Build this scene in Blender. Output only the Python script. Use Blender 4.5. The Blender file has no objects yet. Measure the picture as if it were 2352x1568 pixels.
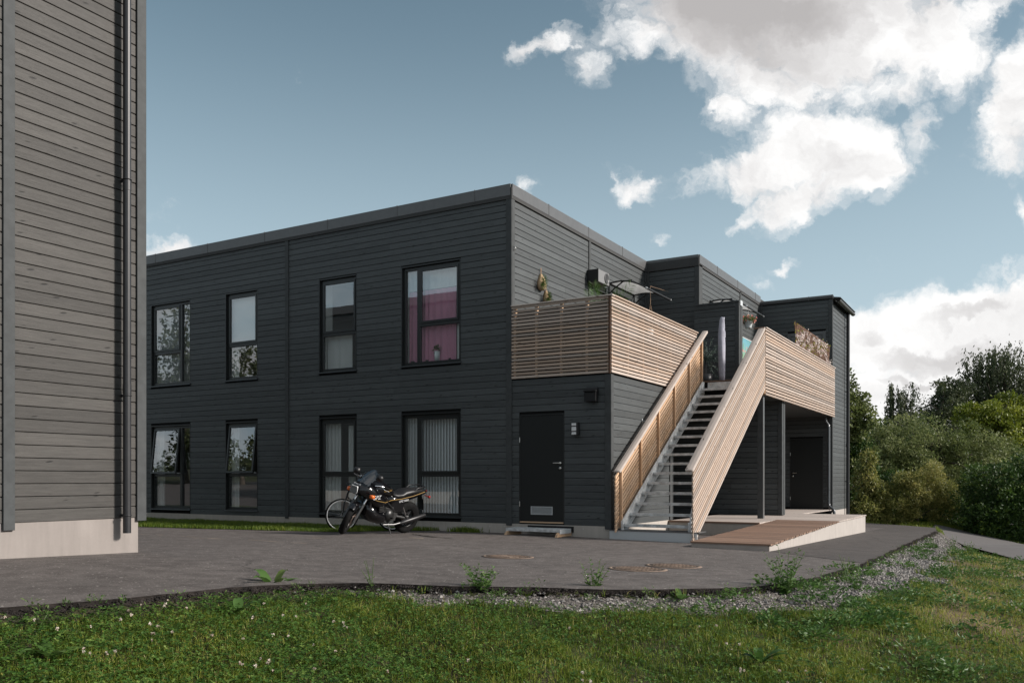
import bpy, bmesh, math, random
import numpy as np
from mathutils import Vector, Matrix, Euler
from mathutils.geometry import delaunay_2d_cdt
random.seed(7); rng = np.random.default_rng(7)
SC = bpy.context.scene; COL = SC.collection
R = math.radians
# ------------------------------------------------------------------ camera, sky, sun, exposure
CAM = Vector((8.846, -15.042, 1.096))
cd = bpy.data.cameras.new('camera'); cam = bpy.data.objects.new('camera', cd); COL.objects.link(cam)
cam.location = CAM; cam.rotation_euler = (R(90), 0, R(30.403))
cd.sensor_width = 36; cd.lens = 30.586; cd.shift_y = 0.1337; cd.clip_start = 0.05; cd.clip_end = 4000
SC.camera = cam
SUN_DIR = Vector((0.84, 0.32, 0.47)).normalized()
SUN_EL = math.asin(SUN_DIR.z); SUN_AZ = math.atan2(SUN_DIR.x, SUN_DIR.y)
sl = bpy.data.lights.new('sun', 'SUN'); sun = bpy.data.objects.new('sun', sl); COL.objects.link(sun)
sl.energy = 5.0; sl.angle = R(8.0); sl.color = (1.0, 0.935, 0.87)
sun.rotation_euler = SUN_DIR.to_track_quat('Z', 'Y').to_euler()
sun.location = (20, 20, 30)
SC.view_settings.view_transform = 'Standard'; SC.view_settings.look = 'None'
SC.view_settings.exposure = 0.12; SC.view_settings.gamma = 1.0
SC.view_settings.use_curve_mapping = False
SKY_STRENGTH = 0.10
cy_ = SC.cycles
cy_.max_bounces = 8; cy_.diffuse_bounces = 3; cy_.glossy_bounces = 4; cy_.transparent_max_bounces = 24
cy_.transmission_bounces = 6; cy_.caustics_reflective = False; cy_.caustics_refractive = False
cy_.use_denoising = True

# ------------------------------------------------------------------ node helpers
class V:
    """a value in a node tree, with arithmetic"""
    def __init__(s, g, so): s.g = g; s.so = so
    def _m(s, op, *o, clamp=False):
        n = s.g.nodes.new('ShaderNodeMath'); n.operation = op; n.use_clamp = clamp
        for i, x in enumerate((s,) + o):
            if isinstance(x, V): s.g.links.new(x.so, n.inputs[i])
            else: n.inputs[i].default_value = x
        return V(s.g, n.outputs[0])
    def __add__(s, o): return s._m('ADD', o)
    def __radd__(s, o): return s._m('ADD', o)
    def __sub__(s, o): return s._m('SUBTRACT', o)
    def __rsub__(s, o): return (s * -1) + o
    def __mul__(s, o): return s._m('MULTIPLY', o)
    def __rmul__(s, o): return s._m('MULTIPLY', o)
    def __truediv__(s, o): return s._m('DIVIDE', o)
    def sq(s): return s._m('MULTIPLY', s)
    def mx(s, o): return s._m('MAXIMUM', o)
    def mn(s, o): return s._m('MINIMUM', o)
    def pw(s, o): return s._m('POWER', o)
    def cl(s): return s._m('ADD', 0.0, clamp=True)
    def gt(s, o): return s._m('GREATER_THAN', o)
    def fr(s): return s._m('FRACT')
    def ss(s, a, b, c=0.0, d=1.0):
        n = s.g.nodes.new('ShaderNodeMapRange'); n.interpolation_type = 'SMOOTHSTEP'
        s.g.links.new(s.so, n.inputs[0])
        for i, x in zip((1, 2, 3, 4), (a, b, c, d)): n.inputs[i].default_value = x
        return V(s.g, n.outputs[0])

class G:
    def __init__(s, name):
        s.m = bpy.data.materials.new(name); s.m.use_nodes = True; s.t = s.m.node_tree
        s.nodes = s.t.nodes; s.links = s.t.links
        s.b = s.nodes['Principled BSDF']; s.out = s.nodes['Material Output']
    def n(s, ty, **kw):
        n = s.nodes.new(ty)
        for k, v in kw.items(): setattr(n, k, v)
        return n
    def v(s, so): return V(s.t, so)
    def comb(s, x, y, z):
        n = s.n('ShaderNodeCombineXYZ')
        for i, a in enumerate((x, y, z)):
            if isinstance(a, V): s.links.new(a.so, n.inputs[i])
            else: n.inputs[i].default_value = a
        return n.outputs[0]
    def sep(s, so):
        n = s.n('ShaderNodeSeparateXYZ'); s.links.new(so, n.inputs[0]); return [s.v(o) for o in n.outputs]
    def noise(s, vec, scale, detail=3, rough=0.55, dist=0.0, col=False):
        n = s.n('ShaderNodeTexNoise'); s.links.new(vec, n.inputs['Vector'])
        n.inputs['Scale'].default_value = scale; n.inputs['Detail'].default_value = detail
        n.inputs['Roughness'].default_value = rough; n.inputs['Distortion'].default_value = dist
        return n.outputs['Color'] if col else s.v(n.outputs['Fac'])
    def voro(s, vec, scale, feature='F1', rand=1.0, out='Distance'):
        n = s.n('ShaderNodeTexVoronoi', feature=feature); s.links.new(vec, n.inputs['Vector'])
        n.inputs['Scale'].default_value = scale; n.inputs['Randomness'].default_value = rand
        return n.outputs[out] if out == 'Color' else s.v(n.outputs[out])
    def ramp(s, fac, stops, interp='LINEAR'):
        n = s.n('ShaderNodeValToRGB'); n.color_ramp.interpolation = interp
        e = n.color_ramp.elements
        while len(e) < len(stops): e.new(0.5)
        for el, (p, c) in zip(e, stops): el.position = p; el.color = (*c, 1)
        s.links.new(fac.so, n.inputs[0]); return n.outputs[0]
    def mix(s, fac, a, b, mode='MIX'):
        n = s.n('ShaderNodeMix', data_type='RGBA', blend_type=mode)
        for i, x in ((0, fac), (6, a), (7, b)):
            if isinstance(x, V): s.links.new(x.so, n.inputs[i])
            elif isinstance(x, bpy.types.NodeSocket): s.links.new(x, n.inputs[i])
            elif i == 0: n.inputs[0].default_value = x
            else: n.inputs[i].default_value = (*x, 1)
        return n.outputs[2]
    def set(s, **kw):
        names = dict(col='Base Color', rough='Roughness', metal='Metallic', spec='Specular IOR Level', coat='Coat Weight',
                     trans='Transmission Weight', alpha='Alpha')
        for k, x in kw.items():
            i = s.b.inputs[names[k]]
            if isinstance(x, V): s.links.new(x.so, i)
            elif isinstance(x, bpy.types.NodeSocket): s.links.new(x, i)
            elif isinstance(x, tuple): i.default_value = (*x, 1)
            else: i.default_value = x
        return s
    def bump(s, h, strength=0.3, dist=0.01):
        n = s.n('ShaderNodeBump'); n.inputs['Strength'].default_value = strength; n.inputs['Distance'].default_value = dist
        s.links.new(h.so, n.inputs['Height']); s.links.new(n.outputs[0], s.b.inputs['Normal']); return s
    def objrand(s): return s.v(s.n('ShaderNodeObjectInfo').outputs['Random'])
    def attr(s, name):
        n = s.n('ShaderNodeAttribute', attribute_name=name); return s.v(n.outputs['Fac'])
    def pos(s): return s.n('ShaderNodeNewGeometry').outputs['Position']
    def obj(s): return s.n('ShaderNodeTexCoord').outputs['Object']
    def uv(s): return s.n('ShaderNodeTexCoord').outputs['UV']

# ------------------------------------------------------------------ the sky: daylight with broken cumulus clouds
def make_world():
    w = bpy.data.worlds.new('World'); SC.world = w; w.use_nodes = True
    t = w.node_tree; g = G.__new__(G); g.t = t; g.nodes = t.nodes; g.links = t.links
    bg = t.nodes['Background']
    sky = g.n('ShaderNodeTexSky', sky_type='NISHITA'); sky.sun_disc = False
    sky.sun_elevation = SUN_EL; sky.sun_rotation = SUN_AZ
    sky.air_density = 1.0; sky.dust_density = 1.0; sky.ozone_density = 2.0; sky.altitude = 50
    hs = g.n('ShaderNodeHueSaturation'); hs.inputs['Saturation'].default_value = 0.80; hs.inputs['Hue'].default_value = 0.470
    g.links.new(sky.outputs[0], hs.inputs['Color'])
    d = g.n('ShaderNodeTexCoord').outputs['Generated']
    dx, dy, dz = g.sep(d)
    # bearing to the north-west quarter of the sky, where the clouds stand: e = sideways, h = up, both per unit forward
    fw = dx * -0.50609 + dy * 0.86248
    front = fw.ss(0.25, 0.5)
    f = fw.mx(0.2)
    U = (dx * 0.86248 + dy * 0.50609) / f
    H = dz / f
    P0 = g.comb(U, H, 0.0)
    w1 = g.noise(P0, 5.0, 5, 0.6, 0.0, True); w1x, w1y, _w = g.sep(w1)
    w2 = g.noise(P0, 19.0, 5, 0.65, 0.0, True); w2x, w2y, _w = g.sep(w2)
    U = U + (w1x - 0.5) * 0.11 + (w2x - 0.5) * 0.07; H = H + (w1y - 0.5) * 0.08 + (w2y - 0.5) * 0.06
    P = g.comb(U, H, 0.0)
    n1 = g.noise(P, 5.5, 10, 0.66, 0.0); n2 = g.noise(P, 22.0, 8, 0.7, 0.2)
    n1s = g.noise(g.comb(U + 0.030, H + 0.022, 0.0), 5.5, 6, 0.62, 0.0)
    wob = (n1 - 0.5) * 4.2 + (n2 - 0.5) * 2.2
    blobs = SKY_BLOBS
    dens = None
    for (u, v, ru, rv, rot, wt) in blobs:
        cu, ch = (u - 1176) / 1998, (1098.5 - v) / 1998
        ru, rv = ru / 1998, rv / 1998
        c, s_ = math.cos(R(rot)), math.sin(R(rot))
        a = (U - cu) * (c / ru) + (H - ch) * (s_ / ru)
        b = (U - cu) * (-s_ / rv) + (H - ch) * (c / rv)
        e = (1.0 - (a.sq() + b.sq())) * wt
        e = e.mx(-1.6)
        dens = e if dens is None else dens.mx(e)
    dens = dens + wob
    # the rest of the sky carries the same broken clouds
    hz = dz.mx(0.06)
    Q = g.comb(dx / (hz + 0.12), dy / (hz + 0.12), 0.0)
    m1 = g.noise(Q, 0.9, 8, 0.58); gen = (m1 - 0.47) * 6.0
    dens = dens * front + gen * (1.0 - front)
    cover = dens.ss(-0.35, 1.35)
    # grey undersides
    gr = None
    for (u, v, ru, rv, rot, wt) in SKY_GREY:
        cu, ch = (u - 1176) / 1998, (1098.5 - v) / 1998
        ru, rv = ru / 1998, rv / 1998
        c, s_ = math.cos(R(rot)), math.sin(R(rot))
        a = (U - cu) * (c / ru) + (H - ch) * (s_ / ru)
        b = (U - cu) * (-s_ / rv) + (H - ch) * (c / rv)
        e = (1.0 - (a.sq() + b.sq())).mx(0.0) * wt
        gr = e if gr is None else gr + e
    n3 = g.noise(P, 6.0, 6, 0.55, 0.4)
    n4 = g.noise(g.comb(U * 1.0, H * 3.2, 3.0), 5.0, 5, 0.6, 0.4)
    shade = (gr * (n3 * 0.9 + 0.5) * front + dens.ss(0.9, 3.0) * 0.22 + (n1s - n1) * 1.3 + (n3 - 0.46) * 0.9 + (n4 - 0.5) * 0.6 + (1.0 - front) * 0.35).cl()
    thick = dens.ss(0.1, 0.9)
    shade = shade * thick * H.ss(0.10, 0.36, 0.5, 1.0)
    ccol = g.ramp(shade, [(0.0, (0.97, 0.96, 0.95)), (0.30, (0.76, 0.745, 0.74)), (0.65, (0.58, 0.56, 0.555)), (1.0, (0.47, 0.45, 0.445))])
    cc = g.n('ShaderNodeVectorMath', operation='SCALE'); g.links.new(ccol, cc.inputs[0]); cc.inputs[3].default_value = 1.0 / SKY_STRENGTH
    # haze near the horizon pales the blue
    sc = g.n('ShaderNodeVectorMath', operation='SCALE'); g.links.new(hs.outputs[0], sc.inputs[0]); sc.inputs[3].default_value = SKY_GAIN
    hz_ = dz.ss(0.05, 0.56, 1.0, 0.0).pw(1.25) * 0.86
    pale = g.n('ShaderNodeVectorMath', operation='SCALE'); pale.inputs[0].default_value = (0.50, 0.625, 0.70); pale.inputs[3].default_value = 1.0 / SKY_STRENGTH
    blue = g.mix(hz_, sc.outputs[0], pale.outputs[0])
    veil = dens.ss(-0.85, 0.1) * n1.ss(0.42, 0.62) * 0.30
    out = g.mix(cover.mx(veil) * 0.97, blue, cc.outputs[0])
    g.links.new(out, bg.inputs['Color']); bg.inputs['Strength'].default_value = SKY_STRENGTH
SKY_GAIN = 0.98
# direction tables: across, up, half-widths, tilt, weight
SKY_BLOBS = [
 (1640, 30, 250, 120, -8, 1.9), (1900, 60, 320, 170, 0, 2.0), (2120, 90, 170, 150, 25, 1.8), (1480, 60, 110, 60, 10, 1.3),
 (1780, 170, 180, 80, -20, 1.4), (2000, 190, 170, 70, 0, 1.2), (2240, 20, 120, 60, 35, 1.1), (1690, 230, 60, 50, 0, 0.9),
 (1900, 320, 190, 95, 5, 2.2), (1760, 375, 190, 75, 25, 1.9), (2000, 350, 120, 75, -30, 1.7), (1620, 420, 100, 42, 20, 1.0),
 (1820, 450, 170, 55, 28, 1.5), (1710, 520, 90, 24, 28, 1.0), (2120, 300, 40, 90, 5, 0.8), (2080, 400, 60, 26, 60, 0.7), (1930, 410, 120, 60, 10, 1.4),
 (2335, 240, 90, 190, -22, 1.6), (2290, 360, 80, 50, 20, 1.1), (2352, 510, 30, 50, 0, 0.9), (2250, 140, 60, 60, 0, 0.6),
 (1240, 115, 85, 24, 25, 0.95), (1350, 140, 45, 34, -30, 0.8), (1418, 120, 30, 24, 0, 0.7),
 (1445, 418, 62, 28, -32, 1.1), (1223, 433, 18, 18, 0, 0.6), (365, 590, 80, 24, 12, 0.9),
 (1500, 541, 26, 12, 20, 0.5), (1800, 619, 34, 10, 10, 0.5), (1735, 662, 26, 16, 0, 0.6), (2300, 640, 50, 14, 10, 0.5),
 (2250, 760, 420, 105, 6, 2.6), (2000, 790, 200, 100, 0, 2.2), (2200, 900, 500, 120, 0, 2.4), (1900, 950, 300, 120, 0, 2.0), (1200, 1060, 900, 50, 0, 0.8)]
SKY_GREY = [(1700, -20, 330, 170, -6, 0.72), (1950, -10, 280, 110, 0, 0.45), (1900, 150, 200, 60, 0, 0.2), (1880, 340, 110, 50, 0, 0.15),
 (2110, 820, 150, 28, 2, 0.75), (2230, 800, 200, 26, 3, 0.55), (2100, 868, 110, 12, 0, 0.8), (2230, 722, 110, 18, 10, 0.55), (2010, 770, 70, 16, 0, 0.4), (2020, 905, 160, 30, 0, 0.3)]
make_world()

# ------------------------------------------------------------------ object helpers
ENT = {}
def emp(name, label, cat, loc=(0, 0, 0), group=None, rz=0.0, rot=None):
    o = bpy.data.objects.new(name, None); COL.objects.link(o); o.empty_display_size = 0.1
    o.location = loc; o.rotation_euler = rot if rot else (0, 0, rz)
    o['label'] = label; o['category'] = cat
    if group: o['group'] = group
    return o
def wm(o): return (wm(o.parent) @ o.matrix_parent_inverse if o.parent else Matrix()) @ o.matrix_basis
def link(o, parent=None, world=False):
    COL.objects.link(o)
    if parent:
        o.parent = parent
        if world: o.matrix_parent_inverse = wm(parent).inverted()
    return o
def tag(o, label=None, cat=None, group=None, kind=None):
    if label: o['label'] = label
    if cat: o['category'] = cat
    if group: o['group'] = group
    if kind: o['kind'] = kind
    return o

class MB:
    """collects faces for one mesh object"""
    def __init__(s): s.v = []; s.f = []; s.sm = []
    def add(s, vs, fs, smooth=False):
        k = len(s.v); s.v += [tuple(v) for v in vs]; s.f += [tuple(i + k for i in f) for f in fs]; s.sm += [smooth] * len(fs); return s
    def box(s, x0, x1, y0, y1, z0, z1):
        vs = [(x0, y0, z0), (x1, y0, z0), (x1, y1, z0), (x0, y1, z0), (x0, y0, z1), (x1, y0, z1), (x1, y1, z1), (x0, y1, z1)]
        return s.add(vs, [(0, 3, 2, 1), (4, 5, 6, 7), (0, 1, 5, 4), (1, 2, 6, 5), (2, 3, 7, 6), (3, 0, 4, 7)])
    def cbox(s, c, d, rot=None):
        hx, hy, hz = d[0] / 2, d[1] / 2, d[2] / 2; m = rot.to_matrix() if rot else Matrix.Identity(3)
        vs = [Vector(c) + m @ Vector((x * hx, y * hy, z * hz)) for z in (-1, 1) for x, y in ((-1, -1), (1, -1), (1, 1), (-1, 1))]
        return s.add(vs, [(0, 3, 2, 1), (4, 5, 6, 7), (0, 1, 5, 4), (1, 2, 6, 5), (2, 3, 7, 6), (3, 0, 4, 7)])
    def rbox(s, x0, x1, y0, y1, z0, z1, c=0.004):
        """box with its long edges taken off, seen in the x-y, x-z and y-z planes"""
        me = MB().box(x0, x1, y0, y1, z0, z1)
        bm = bmesh.new(); vs = [bm.verts.new(v) for v in me.v]
        for f in me.f: bm.faces.new([vs[i] for i in f])
        bmesh.ops.bevel(bm, geom=bm.edges[:], offset=c, segments=1, affect='EDGES')
        bm.verts.index_update()
        s.add([v.co[:] for v in bm.verts], [[v.index for v in f.verts] for f in bm.faces]); bm.free(); return s
    def prism(s, poly, axis, a, b, smooth=False):
        """poly: 2d points (counter-clockwise), extruded along axis from a to b"""
        n = len(poly)
        def P(p, t):
            if axis == 'x': return (t, p[0], p[1])
            if axis == 'y': return (p[0], t, p[1])
            return (p[0], p[1], t)
        vs = [P(p, a) for p in poly] + [P(p, b) for p in poly]
        fs = [tuple(range(n - 1, -1, -1)), tuple(range(n, 2 * n))] + [(i, (i + 1) % n, n + (i + 1) % n, n + i) for i in range(n)]
        return s.add(vs, fs, smooth)
    def tube(s, pts, r, n=8, caps=True, closed=False):
        pts = [Vector(p) for p in pts]; m = len(pts)
        rs = r if isinstance(r, (list, tuple)) else [r] * m
        T = []
        for i in range(m):
            a = pts[(i - 1) % m] if (closed or i) else pts[i]; b = pts[(i + 1) % m] if (closed or i < m - 1) else pts[i]
            T.append((b - a).normalized())
        up = Vector((0, 0, 1)) if abs(T[0].z) < 0.9 else Vector((1, 0, 0))
        N = T[0].cross(up).normalized(); vs = []
        for i in range(m):
            N = (N - T[i] * N.dot(T[i])).normalized(); B = T[i].cross(N)
            for k in range(n):
                a = 2 * math.pi * k / n; vs.append(pts[i] + (N * math.cos(a) + B * math.sin(a)) * rs[i])
        fs = [(i * n + k, i * n + (k + 1) % n, (i + 1) * n + (k + 1) % n, (i + 1) * n + k) for i in range(m - 1) for k in range(n)]
        if closed: fs += [((m - 1) * n + k, (m - 1) * n + (k + 1) % n, (k + 1) % n, k) for k in range(n)]
        s.add(vs, fs, True)
        if caps and not closed: s.add(vs[:n], [tuple(range(n - 1, -1, -1))]); s.add(vs[-n:], [tuple(range(n))])
        return s
    def lathe(s, prof, n=24, M=None, smooth=True):
        M = M or Matrix(); vs = []
        for r, z in prof:
            for k in range(n):
                a = 2 * math.pi * k / n; vs.append(M @ Vector((r * math.cos(a), r * math.sin(a), z)))
        fs = [(i * n + k, i * n + (k + 1) % n, (i + 1) * n + (k + 1) % n, (i + 1) * n + k) for i in range(len(prof) - 1) for k in range(n)]
        return s.add(vs, fs, smooth)
    def loft(s, rings, close=True, smooth=True, cap=True):
        n = len(rings[0]); vs = [p for r in rings for p in r]; m = n if close else n - 1
        fs = [(i * n + k, i * n + (k + 1) % n, (i + 1) * n + (k + 1) % n, (i + 1) * n + k) for i in range(len(rings) - 1) for k in range(m)]
        if cap and close: fs += [tuple(range(n - 1, -1, -1)), tuple((len(rings) - 1) * n + k for k in range(n))]
        return s.add(vs, fs, smooth)
    def mesh(s, name, mat=None):
        me = bpy.data.meshes.new(name); me.from_pydata(s.v, [], s.f); me.update()
        if mat: me.materials.append(mat)
        if any(s.sm): me.polygons.foreach_set('use_smooth', s.sm)
        return me
    def obj(s, name, mat, parent=None, world=False):
        return link(bpy.data.objects.new(name, s.mesh(name, mat)), parent, world)

def fast_mesh(name, verts, loops, starts, mat, attrs=None, smooth=False):
    """numpy arrays straight into a mesh"""
    me = bpy.data.meshes.new(name)
    me.vertices.add(len(verts)); me.vertices.foreach_set('co', np.asarray(verts, dtype=np.float32).ravel())
    me.loops.add(len(loops)); me.loops.foreach_set('vertex_index', np.asarray(loops, dtype=np.int32))
    me.polygons.add(len(starts)); me.polygons.foreach_set('loop_start', np.asarray(starts, dtype=np.int32))
    tot = np.diff(np.append(starts, len(loops))).astype(np.int32); me.polygons.foreach_set('loop_total', tot)
    for k, a in (attrs or {}).items():
        at = me.attributes.new(k, 'FLOAT', 'POINT'); at.data.foreach_set('value', np.asarray(a, dtype=np.float32))
    me.materials.append(mat); me.update(calc_edges=True); me.validate()
    me.polygons.foreach_set('use_smooth', np.full(len(me.polygons), smooth, dtype=bool))
    return me

# ------------------------------------------------------------------ materials
def simple(name, col, rough=0.6, metal=0.0, spec=0.5, bump=0.0, bs=60.0, var=0.0, coat=0.0):
    g = G(name); g.set(rough=rough, metal=metal, spec=spec, coat=coat)
    if var:
        n = g.noise(g.pos(), 9.0, 4); k = n.ss(0.3, 0.7, 1 - var, 1 + var)
        c = g.n('ShaderNodeVectorMath', operation='SCALE'); c.inputs[0].default_value = col; g.links.new(k.so, c.inputs[3])
        g.set(col=c.outputs[0])
    else: g.set(col=col)
    if bump: g.bump(g.noise(g.pos(), bs, 4), bump, 0.004)
    return g.m
def board_mat(name, base, knot, var=0.16, rough=0.62, grain=0.16, warm=None, spec=0.35, knots=1.0, bump=0.35):
    """planed spruce: grain along the board, knots, board-to-board variation; UV in metres"""
    g = G(name); uv = g.uv(); x, y, _ = g.sep(uv)
    rnd = (g.objrand() + g.attr('rnd')).fr()
    x = x + rnd * 37.0; y2 = y + rnd * 11.0
    vec = g.comb(x * 0.9, y2 * 16.0, rnd * 5.0)
    gn = g.noise(vec, 3.0, 5, 0.6, 0.5)
    fine = g.noise(g.comb(x * 4.0, y2 * 130.0, rnd * 3.0), 2.0, 3, 0.6)
    kd = g.voro(g.comb(x * 3.0 + y2 * 5.0, y2 * 9.0, rnd * 9.0), 1.15)
    kn = kd.ss(0.05, 0.17, 1.0, 0.0) * knots
    blot = g.noise(g.comb(x * 2.2, y2 * 3.0, 7.0), 1.0, 4, 0.6)
    val = (rnd * (2 * var) + (1 - var)) * (gn * (grain * 2) + (1 - grain)) * (fine * (grain * 1.2) + (1 - grain * 0.6)) * (blot * 0.36 + 0.82)
    c = g.n('ShaderNodeVectorMath', operation='SCALE'); g.links.new(val.so, c.inputs[3])
    if warm:
        r2 = (rnd * 7.31).fr(); bc = g.mix((r2 * 0.7 + gn * 0.5).cl(), base, warm)
        g.links.new(bc, c.inputs[0])
    else: c.inputs[0].default_value = base
    g.set(col=g.mix((kn * 0.85).cl(), c.outputs[0], knot), rough=rough, spec=spec)
    g.bump(gn * 0.5 + fine * 0.7 - kn * 0.5, bump, 0.003)
    return g.m
M = {}
M['paint'] = board_mat('dark grey painted cladding', (0.064, 0.070, 0.0715), (0.018, 0.019, 0.019), 0.17, 0.55, 0.42, None, 0.42, 1.15, 0.9)
M['paint2'] = board_mat('grey brown painted cladding', (0.060, 0.056, 0.051), (0.015, 0.014, 0.013), 0.17, 0.60, 0.48, None, 0.34, 1.3, 1.0)
M['trim'] = simple('grey painted trim', (0.060, 0.064, 0.065), 0.65, 0, 0.25, 0.25, 40, 0.12)
M['backing'] = simple('black wind barrier', (0.012, 0.012, 0.012), 0.9, 0, 0.1)
M['slat'] = board_mat('weathered larch slats', (0.40, 0.35, 0.315), (0.13, 0.07, 0.04), 0.24, 0.75, 0.14, (0.43, 0.32, 0.245), 0.2, 0.8, 0.15)
M['rawpine'] = board_mat('raw pine', (0.60, 0.43, 0.30), (0.18, 0.08, 0.04), 0.14, 0.7, 0.15, (0.55, 0.35, 0.21), 0.2, 0.8, 0.15)
M['cap'] = board_mat('weathered rail cap', (0.53, 0.455, 0.405), (0.06, 0.045, 0.04), 0.08, 0.7, 0.12, None, 0.2, 1.2)
M['deck'] = board_mat('brown oiled decking', (0.235, 0.145, 0.10), (0.08, 0.05, 0.03), 0.26, 0.65, 0.15, (0.20, 0.13, 0.095), 0.3, 0.3)
M['deck2'] = board_mat('greyed decking', (0.44, 0.38, 0.34), (0.2, 0.15, 0.12), 0.12, 0.75, 0.12, None, 0.2, 0.4)
M['endgrain'] = simple('end grain', (0.09, 0.055, 0.04), 0.9, 0, 0.1, 0.3, 80, 0.3)
M['fascia'] = simple('grey roof flashing', (0.105, 0.105, 0.106), 0.38, 0.0, 0.5, 0.0, 1, 0.06)
M['roofing'] = simple('roofing felt', (0.05, 0.05, 0.05), 0.9)
def plinth_mat(name, c1):
    g = G(name); p = g.pos(); n = g.noise(p, 3.0, 5); n2 = g.noise(p, 40, 3); x, y, z = g.sep(p)
    drip = g.noise(g.comb((x + y) * 5.0, z * 0.5, 0.0), 2.0, 4, 0.6)
    k = (n * 0.22 + 0.89) * (drip * 0.40 + 0.80) * (n2 * 0.08 + 0.96)
    c = g.n('ShaderNodeVectorMath', operation='SCALE'); c.inputs[0].default_value = c1; g.links.new(k.so, c.inputs[3])
    g.set(col=c.outputs[0], rough=0.8, spec=0.25); g.bump(n2, 0.12, 0.003); return g.m
M['plinth'] = plinth_mat('fibre cement plinth', (0.44, 0.40, 0.36))
M['plinth3'] = plinth_mat('beige cement board', (0.275, 0.245, 0.225))
M['plinth2'] = plinth_mat('pale fibre cement', (0.41, 0.375, 0.345))
M['galv'] = simple('galvanised steel', (0.60, 0.61, 0.61), 0.5, 0.15, 0.5, 0.2, 30, 0.25)
M['bikemetal'] = simple('dull bike metal', (0.11, 0.11, 0.11), 0.35, 0.7)
M['pipe'] = simple('black coated pipe', (0.018, 0.018, 0.020), 0.42, 0.0, 0.6, 0, 1, 0.15)
M['pipe2'] = simple('grey coated pipe', (0.10, 0.105, 0.11), 0.25, 0.2, 0.6)
M['frame'] = simple('dark window frame', (0.020, 0.022, 0.022), 0.35, 0, 0.5)
M['door'] = simple('black door', (0.018, 0.020, 0.020), 0.42, 0, 0.35, 0.05, 90)
M['steel'] = simple('brushed steel', (0.62, 0.61, 0.58), 0.28, 1.0)
M['alu'] = simple('grey aluminium', (0.58, 0.60, 0.61), 0.4, 0.15)
M['chrome'] = simple('chrome', (0.75, 0.75, 0.76), 0.12, 1.0)
M['white'] = simple('white plastic', (0.72, 0.73, 0.73), 0.4)
M['whitewall'] = simple('white reveal', (0.80, 0.79, 0.76), 0.7)
M['room'] = simple('room wall', (0.30, 0.28, 0.25), 0.9)
M['black'] = simple('black plastic', (0.012, 0.012, 0.013), 0.4)
M['bodypaint'] = simple('gloss black paint', (0.004, 0.004, 0.005), 0.14, 0, 0.45, coat=0.25)
M['rubber'] = simple('rubber', (0.009, 0.009, 0.009), 0.85, 0, 0.15, 0.3, 60, 0.3)
M['vinyl'] = simple('black vinyl', (0.014, 0.014, 0.015), 0.45, 0, 0.5, 0.1, 90)
M['engine'] = simple('dark engine metal', (0.045, 0.045, 0.045), 0.4, 0.6, 0.5, 0.2, 40, 0.3)
M['lettering'] = simple('white lettering', (0.7, 0.7, 0.7), 0.4)
M['gold'] = simple('gold stripe', (0.34, 0.21, 0.06), 0.45)
M['disc'] = simple('brake disc', (0.28, 0.22, 0.19), 0.35, 0.9)
M['tan'] = simple('woven seagrass', (0.55, 0.38, 0.24), 0.85, 0, 0.2, 0.6, 90, 0.35)
M['rope'] = simple('jute rope', (0.42, 0.28, 0.19), 0.9)
M['umbrella'] = simple('grey umbrella sleeve', (0.38, 0.38, 0.44), 0.8, 0, 0.2, 0.25, 14, 0.12)
M['potwhite'] = simple('white pot', (0.70, 0.74, 0.75), 0.45)
M['iron'] = simple('rusted cast iron', (0.26, 0.19, 0.145), 0.7, 0.35, 0.4, 0.5, 90, 0.3)
M['irondark'] = simple('dark iron', (0.022, 0.018, 0.016), 0.7, 0.3)
def glass_mat(name, base_refl, tint=(0.86, 0.9, 0.9), rough=0.0):
    g = G(name); g.nodes.remove(g.b)
    fr = g.n('ShaderNodeFresnel'); fr.inputs[0].default_value = 1.5
    gl = g.n('ShaderNodeBsdfGlossy'); gl.inputs['Roughness'].default_value = rough; gl.inputs['Color'].default_value = (0.96, 0.98, 1, 1)
    tr = g.n('ShaderNodeBsdfTransparent'); tr.inputs['Color'].default_value = (*tint, 1)
    wv = g.noise(g.pos(), 1.3, 2); bp = g.n('ShaderNodeBump'); bp.inputs['Strength'].default_value = 0.05; bp.inputs['Distance'].default_value = 0.02
    g.links.new(wv.so, bp.inputs['Height'])
    if rough == 0.0: g.links.new(bp.outputs[0], gl.inputs['Normal'])
    f = ((g.v(fr.outputs[0]) * 1.8 + base_refl) * (1.0 - g.v(g.n('ShaderNodeNewGeometry').outputs['Backfacing']))).cl()
    mx = g.n('ShaderNodeMixShader'); g.links.new(f.so, mx.inputs[0]); g.links.new(tr.outputs[0], mx.inputs[1]); g.links.new(gl.outputs[0], mx.inputs[2])
    g.links.new(mx.outputs[0], g.out.inputs['Surface']); return g.m
M['glass'] = glass_mat('window glass', 0.15, (0.96, 0.98, 0.98))
M['clear'] = glass_mat('smoked clear plastic', 0.05, (0.35, 0.36, 0.37), 0.05)
M['canopy'] = None
M['lens'] = glass_mat('lamp lens', 0.35, (0.8, 0.8, 0.8), 0.1)
def amber():
    g = G('amber lens'); g.set(col=(0.80, 0.16, 0.02), rough=0.2, coat=0.6); return g.m
M['amber'] = amber(); M['redlens'] = simple('red lens', (0.35, 0.02, 0.015), 0.2, coat=0.5)
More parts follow.
